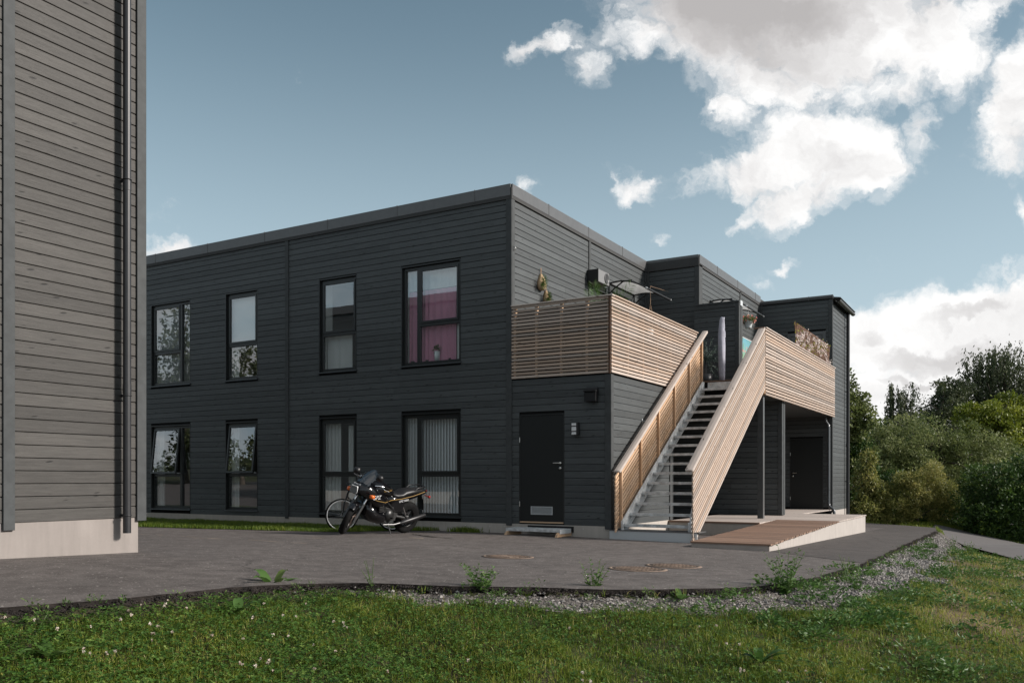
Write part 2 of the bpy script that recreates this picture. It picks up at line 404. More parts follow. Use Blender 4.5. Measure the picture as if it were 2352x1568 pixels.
def canopy_mat():
    g = G('clear canopy sheet'); g.nodes.remove(g.b); a = g.n('ShaderNodeBsdfTransparent'); b = g.n('ShaderNodeBsdfTranslucent'); c = g.n('ShaderNodeBsdfGlossy'); c.inputs['Roughness'].default_value = .12
    b.inputs[0].default_value = (.7, .69, .67, 1); a.inputs[0].default_value = (.85, .86, .86, 1)
    m1 = g.n('ShaderNodeMixShader'); m1.inputs[0].default_value = .35; g.links.new(a.outputs[0], m1.inputs[1]); g.links.new(b.outputs[0], m1.inputs[2])
    m2 = g.n('ShaderNodeMixShader'); m2.inputs[0].default_value = .08; g.links.new(m1.outputs[0], m2.inputs[1]); g.links.new(c.outputs[0], m2.inputs[2]); g.links.new(m2.outputs[0], g.out.inputs['Surface']); return g.m
def fabric(name, col, tr=0.4):
    g = G(name); g.nodes.remove(g.b)
    a = g.n('ShaderNodeBsdfDiffuse'); b = g.n('ShaderNodeBsdfTranslucent'); a.inputs[0].default_value = (*col, 1); b.inputs[0].default_value = (*col, 1)
    mx = g.n('ShaderNodeMixShader'); mx.inputs[0].default_value = tr
    g.links.new(a.outputs[0], mx.inputs[1]); g.links.new(b.outputs[0], mx.inputs[2]); g.links.new(mx.outputs[0], g.out.inputs['Surface']); return g.m
M['canopy'] = canopy_mat()
M['pink'] = fabric('pink curtain', (0.80, 0.36, 0.50), 0.08); M['sheer'] = fabric('white curtain', (0.88, 0.88, 0.86), 0.15)
M['blind'] = fabric('white blind strip', (0.96, 0.97, 0.98), 0.0)
def leaf_mat(name, stops, tr=0.35, rough=0.5):
    """leaf colour picked by the per-leaf tint attribute"""
    g = G(name); t = g.attr('tint'); c = g.ramp(t, stops)
    g.set(col=c, rough=rough, spec=0.35)
    tl = g.n('ShaderNodeBsdfTranslucent'); g.links.new(c, tl.inputs[0])
    mx = g.n('ShaderNodeMixShader'); mx.inputs[0].default_value = tr
    g.links.new(g.b.outputs[0], mx.inputs[1]); g.links.new(tl.outputs[0], mx.inputs[2]); g.links.new(mx.outputs[0], g.out.inputs['Surface']); return g.m
M['grass'] = leaf_mat('grass blades', [(0, (0.034, 0.078, 0.008)), (0.45, (0.125, 0.185, 0.020)), (0.8, (0.30, 0.33, 0.055)), (1, (0.42, 0.34, 0.14))], 0.35)
M['clover'] = leaf_mat('clover leaves', [(0, (0.022, 0.065, 0.010)), (0.6, (0.070, 0.145, 0.022)), (1, (0.19, 0.26, 0.055))], 0.3)
M['weed'] = leaf_mat('weed leaves', [(0, (0.04, 0.10, 0.02)), (0.6, (0.09, 0.17, 0.04)), (1, (0.18, 0.24, 0.07))], 0.35)
M['flower'] = leaf_mat('clover heads', [(0, (0.42, 0.30, 0.24)), (0.5, (0.62, 0.52, 0.44)), (1, (0.75, 0.68, 0.60))], 0.2)
M['tree_grey'] = leaf_mat('willow leaves', [(0, (0.045, 0.070, 0.020)), (0.5, (0.130, 0.165, 0.050)), (1, (0.30, 0.32, 0.13))], 0.38)
M['tree_dark'] = leaf_mat('birch leaves', [(0, (0.026, 0.038, 0.018)), (0.6, (0.065, 0.085, 0.034)), (1, (0.15, 0.16, 0.07))], 0.25)
M['tree_yellow'] = leaf_mat('yellow green leaves', [(0, (0.035, 0.060, 0.010)), (0.5, (0.15, 0.19, 0.022)), (1, (0.36, 0.38, 0.05))], 0.3)
M['tree_gold'] = leaf_mat('golden leaves', [(0, (0.060, 0.085, 0.018)), (0.5, (0.21, 0.22, 0.06)), (1, (0.46, 0.40, 0.14))], 0.4)
M['tree_green'] = leaf_mat('deep green leaves', [(0, (0.016, 0.042, 0.010)), (0.6, (0.060, 0.115, 0.020)), (1, (0.24, 0.32, 0.040))], 0.25)
M['fir'] = leaf_mat('grey green needles', [(0, (0.03, 0.05, 0.04)), (1, (0.13, 0.18, 0.15))], 0.1)
M['bark'] = simple('bark', (0.09, 0.075, 0.06), 0.9, 0, 0.2, 0.6, 12, 0.4)
def petal(name, c, c2): return leaf_mat(name, [(0, c), (1, c2)], 0.25)
M['petunia'] = petal('petunia petals', (0.75, 0.20, 0.20), (0.85, 0.50, 0.42)); M['whitepetal'] = petal('white petals', (0.80, 0.62, 0.60), (0.85, 0.82, 0.76))
M['yellowleaf'] = petal('lime leaves', (0.18, 0.24, 0.03), (0.45, 0.42, 0.05))
# ------------------------------------------------------------------ terrain shape
def g0(x, y):
    """height of the asphalt yard"""
    return (-0.03 * y if y < 0 else -0.02 * y) - 0.015 * max(x, 0.0)
EDGE = [(0.6, -30.0), (2.6, -18.0), (3.45, -12.9), (3.42, -12.0), (3.52, -11.6), (3.62, -11.15), (3.56, -10.2), (3.92, -9.45), (4.7, -9.03), (5.5, -8.5), (6.12, -8.05), (6.62, -7.35),
        (6.86, -6.6), (6.97, -5.4), (7.03, -3.5), (7.0, -1.9), (6.92, 1.1), (6.87, 5.1), (6.8, 11.4)]
def chaikin(P):
    out = [P[0], P[1]]
    for a, b in zip(P[1:-2], P[2:-1]): out += [(a[0] * .75 + b[0] * .25, a[1] * .75 + b[1] * .25), (a[0] * .25 + b[0] * .75, a[1] * .25 + b[1] * .75)]
    return out + [P[-2], P[-1]]
EDGE = chaikin(chaikin(EDGE))
BACK = [(6.62, 13.7), (5.6, 15.0), (4.3, 16.1), (2.0, 17.2), (-3.0, 18.0), (-40, 18.0), (-40, -30)]
def densify(P, step, jit, seed=3):
    r = random.Random(seed); out = []
    for a, b in zip(P[:-1], P[1:]):
        L = math.dist(a, b); n = max(1, int(L / step))
        for i in range(n):
            t = i / n; out.append((a[0] + (b[0] - a[0]) * t + r.uniform(-jit, jit), a[1] + (b[1] - a[1]) * t + r.uniform(-jit, jit)))
    out.append(P[-1]); return out
EDGE_D = [EDGE[0]] + densify(EDGE[1:], 0.10, 0.012)
def wob_(p): k = math.sin(p[0] * 4.1 + p[1] * 2.7) * .018 + math.sin(p[0] * 9.7 - p[1] * 6.3) * .012; return (p[0] + k, p[1] - k * .6)
EDGE_D = [EDGE_D[0]] + [wob_(p) for p in EDGE_D[1:-1]] + [EDGE_D[-1]]
YARD = EDGE_D + BACK
EA = np.array(EDGE + BACK[:4]); 
def edge_dist(x, y):
    """signed distance to the yard's front edge (positive outside), and the nearest edge point"""
    x = np.asarray(x, float); y = np.asarray(y, float)
    best = np.full(x.shape, 1e9); px = np.zeros(x.shape); py = np.zeros(x.shape); sg = np.ones(x.shape)
    for (ax, ay), (bx, by) in zip(EA[:-1], EA[1:]):
        ux, uy = bx - ax, by - ay; L2 = ux * ux + uy * uy
        t = np.clip(((x - ax) * ux + (y - ay) * uy) / L2, 0, 1); qx, qy = ax + t * ux, ay + t * uy
        d = np.hypot(x - qx, y - qy); side = (ux * (y - ay) - uy * (x - ax))
        m = d < best - 1e-9; best = np.where(m, d, best); px = np.where(m, qx, px); py = np.where(m, qy, py); sg = np.where(m, np.where(side < 0, 1, -1), sg)
    return best * sg, px, py
def smooth(a, b, x): t = np.clip((x - a) / (b - a), 0, 1); return t * t * (3 - 2 * t)
def g0v(x, y): return np.where(y < 0, -0.03 * y, -0.02 * y) - 0.015 * np.maximum(x, 0)
def lumps(x, y):
    return (np.sin(x * 3.1 + y * 1.7) * np.sin(y * 2.3 - x * 1.1) * 0.020 + np.sin(x * 7.3 - y * 5.1 + 1) * np.sin(y * 6.7 + x * 2.9) * 0.010)
def zfar(x): return -0.92 + 0.17 * np.clip(8.85 - np.asarray(x, float), 0, 2.6)
def road_line(x): return np.interp(x, [-20, 4, 6.5, 7.4, 9, 12.5, 30], [18.8, 18.4, 17.6, 16.7, 15.3, 12.3, -2])
def ground_z(x, y):
    x = np.asarray(x, float); y = np.asarray(y, float)
    d, px, py = edge_dist(x, y); ze = g0v(px, py); dd = np.maximum(d, 0)
    s1 = 0.13 - 0.03 * smooth(-8, -3, py) + 0.02 * smooth(-3, 1, py) + 0.35 * smooth(3.5, 9, py)
    drop = s1 * np.minimum(dd, 3.2) + 0.03 * np.maximum(dd - 3.2, 0)
    z = ze - 0.030 - 0.045 * smooth(0, 0.14, dd) - drop + lumps(x, y) * smooth(0.3, 1.2, dd)
    far = smooth(6.0, 9.5, y) * smooth(0.5, 1.7, dd) + smooth(13, 30, np.hypot(x - 8, y + 6)) * smooth(0.5, 4, dd)
    z = z * (1 - np.clip(far, 0, 1)) + zfar(x) * np.clip(far, 0, 1)
    inside = g0v(x, y) - 0.08
    return np.where(d <= 0, np.minimum(inside, ze * 0 + inside), np.minimum(z, 5))
def gz(x, y): return float(ground_z(np.array([x]), np.array([y]))[0])

def ground_mat():
    g = G('soil and grass'); p = g.pos(); n = g.noise(p, 1.2, 5, 0.6); n2 = g.noise(p, 22, 5, 0.7); n3 = g.noise(p, 120, 3)
    soil = g.mix(n2.ss(0.3, 0.7), (0.035, 0.030, 0.020), (0.075, 0.060, 0.038)); green = g.mix(n3, (0.022, 0.040, 0.010), (0.055, 0.075, 0.022))
    dry = g.attr('dry'); c = g.mix(n.ss(0.35, 0.6), green, soil); c = g.mix(dry.cl(), c, g.mix(n2, (0.10, 0.075, 0.045), (0.19, 0.135, 0.085)))
    gr = g.attr('gravel'); vo = g.voro(p, 55.0); vc = g.n('ShaderNodeRGBToBW'); 
    st = g.mix(vo.ss(0.1, 0.6), (0.25, 0.225, 0.205), (0.09, 0.08, 0.072))
    c = g.mix((gr + (n2 - 0.5) * 0.8).ss(0.35, 0.6), c, st)
    g.set(col=c, rough=0.95, spec=0.15); g.bump(n2 * 0.6 + n3 * 0.4 - vo * 0.5, 0.7, 0.02); return g.m
def gravel_w(x, y):
    """how much gravel lies at a point beside the asphalt"""
    d, px, py = edge_dist(x, y)
    w = 0.26 + 0.06 * np.sin(px * 5 + py * 3) + 0.05 * np.sin(px * 11 - py * 7)
    w = (w + .12 * smooth(4.6, 5.4, px)) * smooth(3.6, 4.4, px) + (0.16 + .15 * np.sin(py * 3.7) + .10 * np.sin(py * 9.1)) * smooth(-5.5, -3.5, py) * (1 - smooth(3.0, 6, py)) + 0.18 * smooth(6.3, 6.9, px) + 0.15 * smooth(5.3, 6.4, px) + 0.12 * smooth(4, 6, py) * (1 - smooth(9.5, 11, py))
    return np.where(d > 0, smooth(-0.10, 0.10, w - d) * smooth(0.03, 0.085, d + .02 * np.sin(x * 23 + y * 17)), 0.0)
def make_ground():
    # fine sheet near the viewpoint, coarser outwards to the horizon: rings of one polar grid
    rad = np.concatenate([np.linspace(0.3, 22, 260), np.geomspace(22.4, 1600, 70)])
    ang = np.concatenate([np.linspace(-50, 60, 300), np.linspace(62, 308, 60)]) + 120.4 - 8
    A, Rr = np.meshgrid(np.radians(ang), rad)
    x = CAM.x + Rr * np.cos(A); y = CAM.y + Rr * np.sin(A); z = ground_z(x.ravel(), y.ravel())
    ni, nj = x.shape; verts = np.stack([x.ravel(), y.ravel(), z], 1)
    verts = np.vstack([verts, [[CAM.x, CAM.y, gz(CAM.x, CAM.y)]]])
    i, j = np.meshgrid(np.arange(ni - 1), np.arange(nj), indexing='ij'); j2 = (j + 1) % nj
    q = np.stack([i * nj + j, (i + 1) * nj + j, (i + 1) * nj + j2, i * nj + j2], -1).reshape(-1, 4)
    c = ni * nj; tri = np.stack([np.full(nj, c), np.arange(nj), (np.arange(nj) + 1) % nj], 1)
    loops = np.concatenate([q.ravel(), tri.ravel()]); starts = np.concatenate([np.arange(len(q)) * 4, len(q) * 4 + np.arange(nj) * 3])
    X, Y = verts[:, 0], verts[:, 1]; d, px, py = edge_dist(X, Y)
    gr = gravel_w(X, Y); dry = dry_w(X, Y)
    me = fast_mesh('ground', verts, loops, starts, ground_mat(), {'gravel': gr, 'dry': dry}, True)
    o = link(bpy.data.objects.new('ground', me)); tag(o, kind='structure')
def dry_w(x, y):
    d, px, py = edge_dist(x, y)
    base = smooth(0.6, 1.2, d) * smooth(-9.5, -6, y) * smooth(6.6, 7.4, x) * (1 - smooth(4, 9, y)) * 0.95
    return base * (0.68 + 0.5 * np.sin(x * 2.7 + y * 1.9) * np.sin(y * 1.3 - x * 2.2))
make_ground()

def asphalt_mat(name, c1, c2, speck=1.0, off=0.0):
    g = G(name); p = g.pos(); n = g.noise(p, 0.55, 5, 0.6); n2 = g.noise(p, 150, 3, 0.7); n3 = g.noise(p, 5.0, 6, 0.65)
    x, y, z = g.sep(p)
    c = g.mix(n3.ss(0.3, 0.7), c1, c2); nb = g.noise(p, 62, 2, 0.6); k = (n * 0.42 + 0.79) * (n2 * 0.7 + 0.65) * (nb * 1.1 + 0.45)
    # tracks and seams left by the paver
    tr = g.noise(g.comb(x * 0.25 + y * 0.9, x * 0.9 - y * 0.2, 3.0), 1.6, 4, 0.6); k = k * (tr * 0.34 + 0.83)
    s = g.n('ShaderNodeVectorMath', operation='SCALE'); g.links.new(c, s.inputs[0]); g.links.new(k.so, s.inputs[3])
    v1 = g.voro(p, 17.0); vc = g.sep(g.voro(p, 17.0, out='Color'))[0]
    sp = v1.ss(0.10, 0.20, 1.0, 0.0) * vc.gt(0.80) * speck
    v2 = g.voro(p, 60.0); vc2 = g.sep(g.voro(p, 60.0, out='Color'))[0]; sp2 = v2.ss(0.2, 0.40, 1.0, 0.0) * vc2.gt(0.80) * 0.45 * speck
    dust = g.noise(p, 2.3, 6, 0.7, 1.0).ss(0.60, 0.75) * 0.3
    c3 = g.mix(dust, s.outputs[0], (0.26, 0.235, 0.21))
    ck = g.n('ShaderNodeTexVoronoi', feature='DISTANCE_TO_EDGE'); wp = g.comb(x + (n3 - .5) * .5, y + (n - .5) * .9, 0.0); g.links.new(wp, ck.inputs['Vector']); ck.inputs['Scale'].default_value = 0.42
    crack = g.v(ck.outputs['Distance']).ss(0.002, 0.007, 1.0, 0.0) * n.ss(0.46, 0.56) * 0.6
    c3 = g.mix(crack, c3, (0.03, 0.026, 0.024))
    c4 = g.mix((sp + sp2).cl(), c3, (0.46, 0.43, 0.39))
    g.set(col=c4, rough=0.82, spec=0.3); g.bump(n2 * 0.8 + n3 * 0.3 - v2 * 0.4, 0.5, 0.004); return g.m
def sheet(name, poly, mat, dz, step, keep=None, skirt=0.0):
    """a flat-lying sheet that follows the yard's slope, cut to an outline"""
    P = [Vector(p) for p in poly]; n = len(P)
    xs = [p[0] for p in poly]; ys = [p[1] for p in poly]
    bm = bmesh.new(); pts = list(P)
    x = max(min(xs), -22.0)
    def inside(a, b):
        c = False; j = n - 1
        for i in range(n):
            xi, yi = poly[i]; xj, yj = poly[j]
            if (yi > b) != (yj > b) and a < (xj - xi) * (b - yi) / (yj - yi) + xi: c = not c
            j = i
        return c
    while x < max(xs):
        y = max(min(ys), -24.0)
        while y < max(ys):
            if inside(x, y): pts.append(Vector((x, y)))
            y += step
        x += step
    pts += [Vector((a, 0.0)) for a in np.arange(max(min(xs), -22) + .13, max(xs) - .1, step) if inside(a, 0.0)]
    vs, es, fs, *_ = delaunay_2d_cdt(pts, [(i, (i + 1) % n) for i in range(n)], [], 1, 1e-4)
    verts = [(v.x, v.y, g0(v.x, v.y) + dz) for v in vs]; fs = [list(f) for f in fs]
    fs = [f if (Vector(vs[f[1]]) - vs[f[0]]).cross(Vector(vs[f[2]]) - vs[f[0]]) > 0 else f[::-1] for f in fs]
    m = MB().add(verts, fs)
    if skirt:
        k = len(poly); vv = [(p[0], p[1], g0(*p) + dz) for p in poly] + [(p[0], p[1], g0(*p) + dz - skirt) for p in poly]
        e_ = MB().add(vv, [(i, i + k, (i + 1) % k + k, (i + 1) % k) for i in range(k)]).obj('asphalt_edge', M['edge']); tag(e_, kind='structure')
    o = m.obj(name, mat); tag(o, kind='structure'); return o
M['edge'] = simple('broken asphalt edge', (.022, .018, .016), .95, 0, .2, .9, 40, .5)
M['asphalt'] = asphalt_mat('worn asphalt', (0.078, 0.067, 0.062), (0.130, 0.114, 0.106))
M['asphalt2'] = asphalt_mat('new dark asphalt', (0.060, 0.052, 0.048), (0.086, 0.075, 0.069), 0.35)
sheet('asphalt_yard', YARD, M['asphalt'], 0.0, 0.8, skirt=0.06)
path_edge = [p for p in EDGE_D if p[1] > -2.75]
PATHP = [(5.45, -1.27)] + [(7.0 - 0.006, -2.75)] + [(p[0] - 0.004, p[1]) for p in path_edge if p[1] > -2.7] + [(6.61, 13.68), (5.6, 14.98), (4.3, 16.07), (2.0, 17.15), (2.0, 12.0), (5.45, 12.0)]
sheet('path', PATHP, M['asphalt2'], 0.004, 0.9)
def grey_road_mat():
    g = G('far road'); p = g.pos(); n = g.noise(p, 1.5, 5); n2 = g.noise(p, 30, 4)
    g.set(col=g.mix((n * 0.6 + n2 * 0.4).cl(), (0.085, 0.078, 0.076), (0.14, 0.13, 0.127)), rough=0.9); return g.m
road = MB(); RP = [(60.0, -25.0), (12.5, 12.3), (9.0, 15.3), (8.85, 15.45), (7.4, 16.7), (6.5, 17.6), (6.3, 17.4), (6.35, 16.0), (6.9, 13.0), (7.5, 10.8), (8.85, 9.3), (9.0, 9.2), (12.0, 6.8), (60, -31)]
road.add([(x, y, float(zfar(x)) + 0.035) for x, y in RP], [tuple(range(len(RP)))[::-1]])
rm = road.mesh('road', grey_road_mat()); bm = bmesh.new(); bm.from_mesh(rm); bmesh.ops.triangulate(bm, faces=bm.faces[:])
for f in bm.faces:
    if f.normal.z < 0: f.normal_flip()
bm.to_mesh(rm); bm.free(); tag(link(bpy.data.objects.new('road', rm)), kind='structure')

# ------------------------------------------------------------------ timber cladding
PITCH = 0.131
BOARDS = []   # (parent key, world matrix, length, height, material key, weight)
def board_profile(h, t=0.019, ch=0.004): return [(0, 0), (t - 0.002, 0), (t, 0.003), (t, h - 0.011), (t - 0.008, h), (0, h)]
_bm = {}
def board_mesh(L, h, mat, t=0.019, name='board', prof=None):
    key = (round(L, 3), round(h, 3), mat, t, name)
    if key in _bm: return _bm[key]
    pr = prof or board_profile(h, t)
    m = MB().prism(pr, 'x', 0, L); me = m.mesh(name, M[mat])
    uv = me.uv_layers.new(name='UVMap')
    for p in me.polygons:
        for li in p.loop_indices:
            c = me.vertices[me.loops[li].vertex_index].co; uv.data[li].uv = (c.x + (0 if abs(p.normal.x) < .5 else c.y), c.z + (c.y if abs(p.normal.z) > .5 else 0))
    _bm[key] = me; return me
def frame_m(n, origin):
    """matrix whose x runs along a wall, y points out of it along n, z up"""
    nx, ny = n; a = math.atan2(-nx, ny); return Matrix.Translation(origin) @ Matrix.Rotation(a, 4, 'Z')
def clad(n, plane, a0, a1, z0, z1, holes=(), mat='paint', reg='main', weight=1.0, pitch=PITCH, phase=0.0, jitter=0.0012):
    """rows of boards on the wall n·p = plane between a0 and a1 (along the wall) and z0..z1, broken at the holes"""
    z = z0
    while z < z1 - 0.02:
        h = min(pitch - 0.007, z1 - z - 0.002)
        segs = [(a0, a1)]
        for (h0, h1, hz0, hz1) in holes:
            if hz0 < z + h - 0.01 and hz1 > z + 0.01:
                if hz0 > z + 0.02 and hz0 < z + h: h = h if True else h
                ns = []
                for s0, s1 in segs:
                    if h1 <= s0 or h0 >= s1: ns.append((s0, s1)); continue
                    if h0 > s0: ns.append((s0, h0))
                    if h1 < s1: ns.append((h1, s1))
                segs = ns
        for s0, s1 in segs:
            if s1 - s0 < 0.015: continue
            # butt joints now and then
            cuts = [s0, s1]
            if s1 - s0 > 3.2 and random.random() < 0.4: cuts = [s0, s0 + (s1 - s0) * random.uniform(0.3, 0.7), s1]
            for c0, c1 in zip(cuts[:-1], cuts[1:]):
                e = 0.001 if len(cuts) > 2 else 0.0
                out = -0.019 + random.uniform(0, jitter)
                if n == (0, -1): org = (c1 - e, plane - out, z)      # x local runs to -X
                else: org = (plane + out, c1 - e, z)                  # x local runs to -Y
                BOARDS.append((reg, frame_m(n, org), round(c1 - c0 - 2 * e, 3), round(h, 3), mat, weight))
        z += pitch
def project_area(mtx, L, h):
    P = [mtx @ Vector(p) for p in ((0, 0, 0), (L, 0, 0), (L, 0, h), (0, 0, h))]; q = []
    f = Vector((-0.50609, 0.86248)); r = Vector((0.86248, 0.50609))
    for p in P:
        d = p - CAM; b = max(0.3, d.x * f.x + d.y * f.y); q.append(((d.x * r.x + d.y * r.y) / b, d.z / b))
    q = [(max(-0.62, min(0.62, a)), max(-0.25, min(0.6, c))) for a, c in q]
    return abs(sum(q[i][0] * q[(i + 1) % 4][1] - q[(i + 1) % 4][0] * q[i][1] for i in range(4))) / 2
def place_boards(reg, parent, most=294):
    B = [b for b in BOARDS if b[0] == reg]
    B.sort(key=lambda b: -project_area(b[1], b[2], b[3]) * b[5])
    for b in B[:most]:
        me = board_mesh(b[2], b[3], b[4]); o = bpy.data.objects.new('board', me); o.matrix_basis = b[1]; link(o, parent, True)
    rest = B[most:]
    for mat in sorted(set(b[4] for b in rest)):
        vs, loops, starts, uvs, rn = [], [], [], [], []; k = 0; lp = 0
        for b in rest:
            if b[4] != mat: continue
            me = board_mesh(b[2], b[3], b[4]); r = random.random()
            vs += [(b[1] @ v.co)[:] for v in me.vertices]; rn += [r] * len(me.vertices)
            for p in me.polygons:
                starts.append(lp); loops += [i + k for i in p.vertices]; lp += len(p.vertices)
            uvs += [tuple(d.uv) for d in me.uv_layers[0].data]; k += len(me.vertices)
        me = fast_mesh('cladding', vs, loops, starts, M[mat], {'rnd': rn})
        uv = me.uv_layers.new(name='UVMap'); uv.data.foreach_set('uv', np.array(uvs, dtype=np.float32).ravel())
        o = link(bpy.data.objects.new('cladding', me), parent, True); tag(o, kind='stuff')
def wall_mb(mb, n, plane, a0, a1, z0, z1, holes=(), t0=0.019, th=0.2):
    """solid wall behind the boards with openings"""
    xs = sorted({a0, a1, *[min(max(h[i], a0), a1) for h in holes for i in (0, 1)]}); zs = sorted({z0, z1, *[min(max(h[i], z0), z1) for h in holes for i in (2, 3)]})
    for xa, xb in zip(xs[:-1], xs[1:]):
        run = None
        for za, zb in list(zip(zs[:-1], zs[1:])) + [(None, None)]:
            solid = za is not None and not any(h[0] < (xa + xb) / 2 < h[1] and h[2] < (za + zb) / 2 < h[3] for h in holes)
            if solid: run = [za, zb] if run is None else [run[0], zb]
            elif run is not None:
                if n == (0, -1): mb.box(xa, xb, plane + t0, plane + t0 + th, run[0], run[1])
                else: mb.box(plane - t0 - th, plane - t0, xa, xb, run[0], run[1])
                run = None
            if za is not None and not solid: run = None
    return mb

# ------------------------------------------------------------------ the apartment building
APT = emp('apartment_building', 'dark grey two-storey timber apartment building with stepped flat roof and first-floor balcony', 'building', (0, 0, 0))
XL = -18.4; TOP = 6.76; SID0 = 0.19
HU = [(-11.075, -9.525, 3.52, 5.68), (-8.238, -7.113, 3.51, 5.68), (-5.14, -4.01, 3.52, 5.67), (-2.76, -1.212, 3.51, 5.665)]
HL = [(-11.075, -9.525, 0.30, 2.487), (-8.238, -7.113, 0.31, 2.49), (-5.14, -4.01, 0.29, 2.487), (-2.76, -1.212, 0.285, 2.49)]
HD = (0.185, 1.197, 0.222, 2.365)
FAR = [(-15.9, -14.4, 3.52, 5.68), (-15.9, -14.4, 0.30, 2.487)]
H = HU + HL + FAR
T = 0.10   # trim width
# left facade: modules between seam trims
for a, b in ((XL, -12.33), (-12.23, -6.19), (-6.09, -0.11)):
    hs = [h for h in H if a < h[0] < b]
    clad((0, -1), 0.0, a, b, SID0, TOP - 0.01, hs, 'paint')
clad((0, -1), 0.0, 0.0, 2.06, SID0, 3.06, [HD], 'paint')
clad((1, 0), 2.165, 0.10, 3.16, SID0, 3.06, [], 'paint')
clad((1, 0), 0.0, 0.10, 3.60, 3.42, TOP - 0.01, [], 'paint')
HX = [(3.93, 4.62, 4.5, 5.66), (4.98, 6.02, 3.42, 5.66)]
clad((1, 0), 0.0, 3.70, 7.14, 3.42, TOP - 0.01, HX, 'paint')
clad((0, -1), 7.24, 0.10, 1.376, 3.42, TOP - 0.01, [], 'paint')
clad((1, 0), 1.476, 7.56, 11.10, 3.42, TOP - 0.01, [(8.5, 9.5, 3.42, 5.6)], 'paint', weight=0.6)
clad((1, 0), 1.476, 11.20, 13.3, 3.42, TOP - 0.01, [], 'paint')
HB = (2.37, 3.54, 3.42, 5.71)
clad((0, -1), 13.4, 1.576, 3.62, 3.42, 6.68, [HB], 'paint')
clad((1, 0), 3.72, 13.50, 16.05, 0.09, 6.62, [], 'paint')
clad((0, -1), 6.9, 1.476, 2.55, 3.42, 5.56, [], 'paint')               # balcony partition
clad((0, -1), 6.9, 0.3, 3.62, 0.19, 3.06, [], 'paint', weight=0.7)      # ground-floor partition
clad((0, -1), 13.4, 0.3, 3.62, 0.19, 3.06, [(2.44, 3.46, 0.1, 2.37)], 'paint', weight=0.2)
place_boards('main', APT)

wb = MB()
wall_mb(wb, (0, -1), 0, XL, 0.0, SID0 - 0.03, TOP + .1, H)
wall_mb(wb, (0, -1), 0, 0.0, 2.14, SID0 - 0.03, 3.3, [HD])
wall_mb(wb, (1, 0), 2.165, 0.03, 3.26, SID0 - 0.03, 3.3)
wall_mb(wb, (1, 0), 0.0, 0.22, 7.24, 3.3, TOP + .1, HX)
wall_mb(wb, (0, -1), 7.24, -0.02, 1.45, 3.3, TOP + .1)
wall_mb(wb, (1, 0), 1.476, 7.46, 13.4, 3.3, TOP + .1, [(8.5, 9.5, 3.42, 5.6)])
wall_mb(wb, (0, -1), 13.4, 1.48, 3.70, 0.0, 6.7, [HB, (2.44, 3.46, 0.1, 2.37)])
wall_mb(wb, (1, 0), 3.72, 13.62, 16.15, 0.05, 6.7)
wb.box(1.476, 2.63, 6.92, 7.20, 3.42, 5.56)                                    # partition core
wb.box(0.25, 3.69, 6.92, 7.18, 0.0, 3.1)
wb.box(0.05, 0.25, 3.2, 13.4, 0.0, 3.2)                                        # recess inner wall
wb.box(0.25, 2.14, 3.10, 3.25, 0.1, 3.1)
wb.box(XL, XL + 0.2, 0.22, 16.1, 0.0, 6.8); wb.box(XL, 3.7, 16.0, 16.18, 0.0, 6.8)
wb.obj('wall', M['backing'], APT)
# roof deck and flashing
rf = MB()
for x0, x1, y0, y1, zt in ((XL, 0.03, -0.03, 16.2, 6.93), (0.03, 1.50, 7.2, 16.2, 6.93), (1.50, 3.75, 13.36, 16.2, 6.76)): rf.box(x0, x1, y0, y1, 6.70, zt)
ro = rf.obj('roof', M['roofing'], APT)
def fascia(pts, z0, z1, t=0.035, name='roof_flashing'):
    """sheet-metal edge along a line of corners; pts run with the outside on the right"""
    for (ax, ay), (bx, by) in zip(pts[:-1], pts[1:]):
        d = Vector((bx - ax, by - ay)).normalized(); nrm = Vector((d.y, -d.x))
        L = math.dist((ax, ay), (bx, by)); m = MB(); mtx = Matrix.Translation((ax, ay, 0)) @ Matrix.Rotation(math.atan2(d.y, d.x), 4, 'Z')
        pr = [(0.03, z0 + 0.012), (-t + 0.006, z0), (-t, z0 + 0.006), (-t, z1 - 0.012), (-t + 0.004, z1), (0.14, z1 - 0.02), (0.14, z1 - 0.04), (0.03, z1 - 0.03)]
        m.prism(pr, 'x', -0.0, L)
        s = 1.55
        while s < L - 0.2: m.box(s - 0.006, s + 0.006, -t - 0.006, 0.1, z0, z1 + 0.010); s += 2.0
        o = m.obj(name, M['fascia'], APT); o.matrix_basis = mtx
fascia([(XL, 0.0), (0.0, 0.0)], 6.765, 7.0); fascia([(0.0, 0.0), (0.0, 7.24)], 6.765, 7.0)
fascia([(0.0, 7.24), (1.476, 7.24)], 6.765, 7.0); fascia([(1.476, 7.24), (1.476, 13.42)], 6.765, 7.0)
fascia([(1.476, 13.4), (3.76, 13.4)], 6.70, 6.82)
# vertical trims
def trim(x0, x1, y0, y1, z0, z1, name='corner_trim', mat='trim'): return MB().rbox(x0, x1, y0, y1, z0, z1, 0.003).obj(name, M[mat], APT)
trim(-0.108, 0.022, -0.024, -0.002, SID0 - 0.03, 6.75)                # corner, left-facade side, runs down past the store
trim(0.002, 0.024, 0.0, 0.11, 3.4, 6.75)
for x in (-6.14, -12.28): trim(x - 0.052, x + 0.052, -0.024, 0.012, SID0 - 0.03, 6.75, 'seam_trim')
trim(2.06, 2.19, -0.024, -0.002, SID0 - 0.05, 3.06); trim(2.167, 2.19, 0.0, 0.10, SID0 - 0.05, 3.06)
trim(2.167, 2.188, 3.16, 3.28, SID0, 3.06); trim(2.167, 2.188, 3.30, 3.34, SID0, 3.06)
trim(0.002, 0.024, 3.60, 3.70, 3.4, 6.75, 'seam_trim')
trim(0.002, 0.022, 7.14, 7.238, 3.4, 6.75); trim(0.002, 0.10, 7.218, 7.238, 3.4, 6.75)
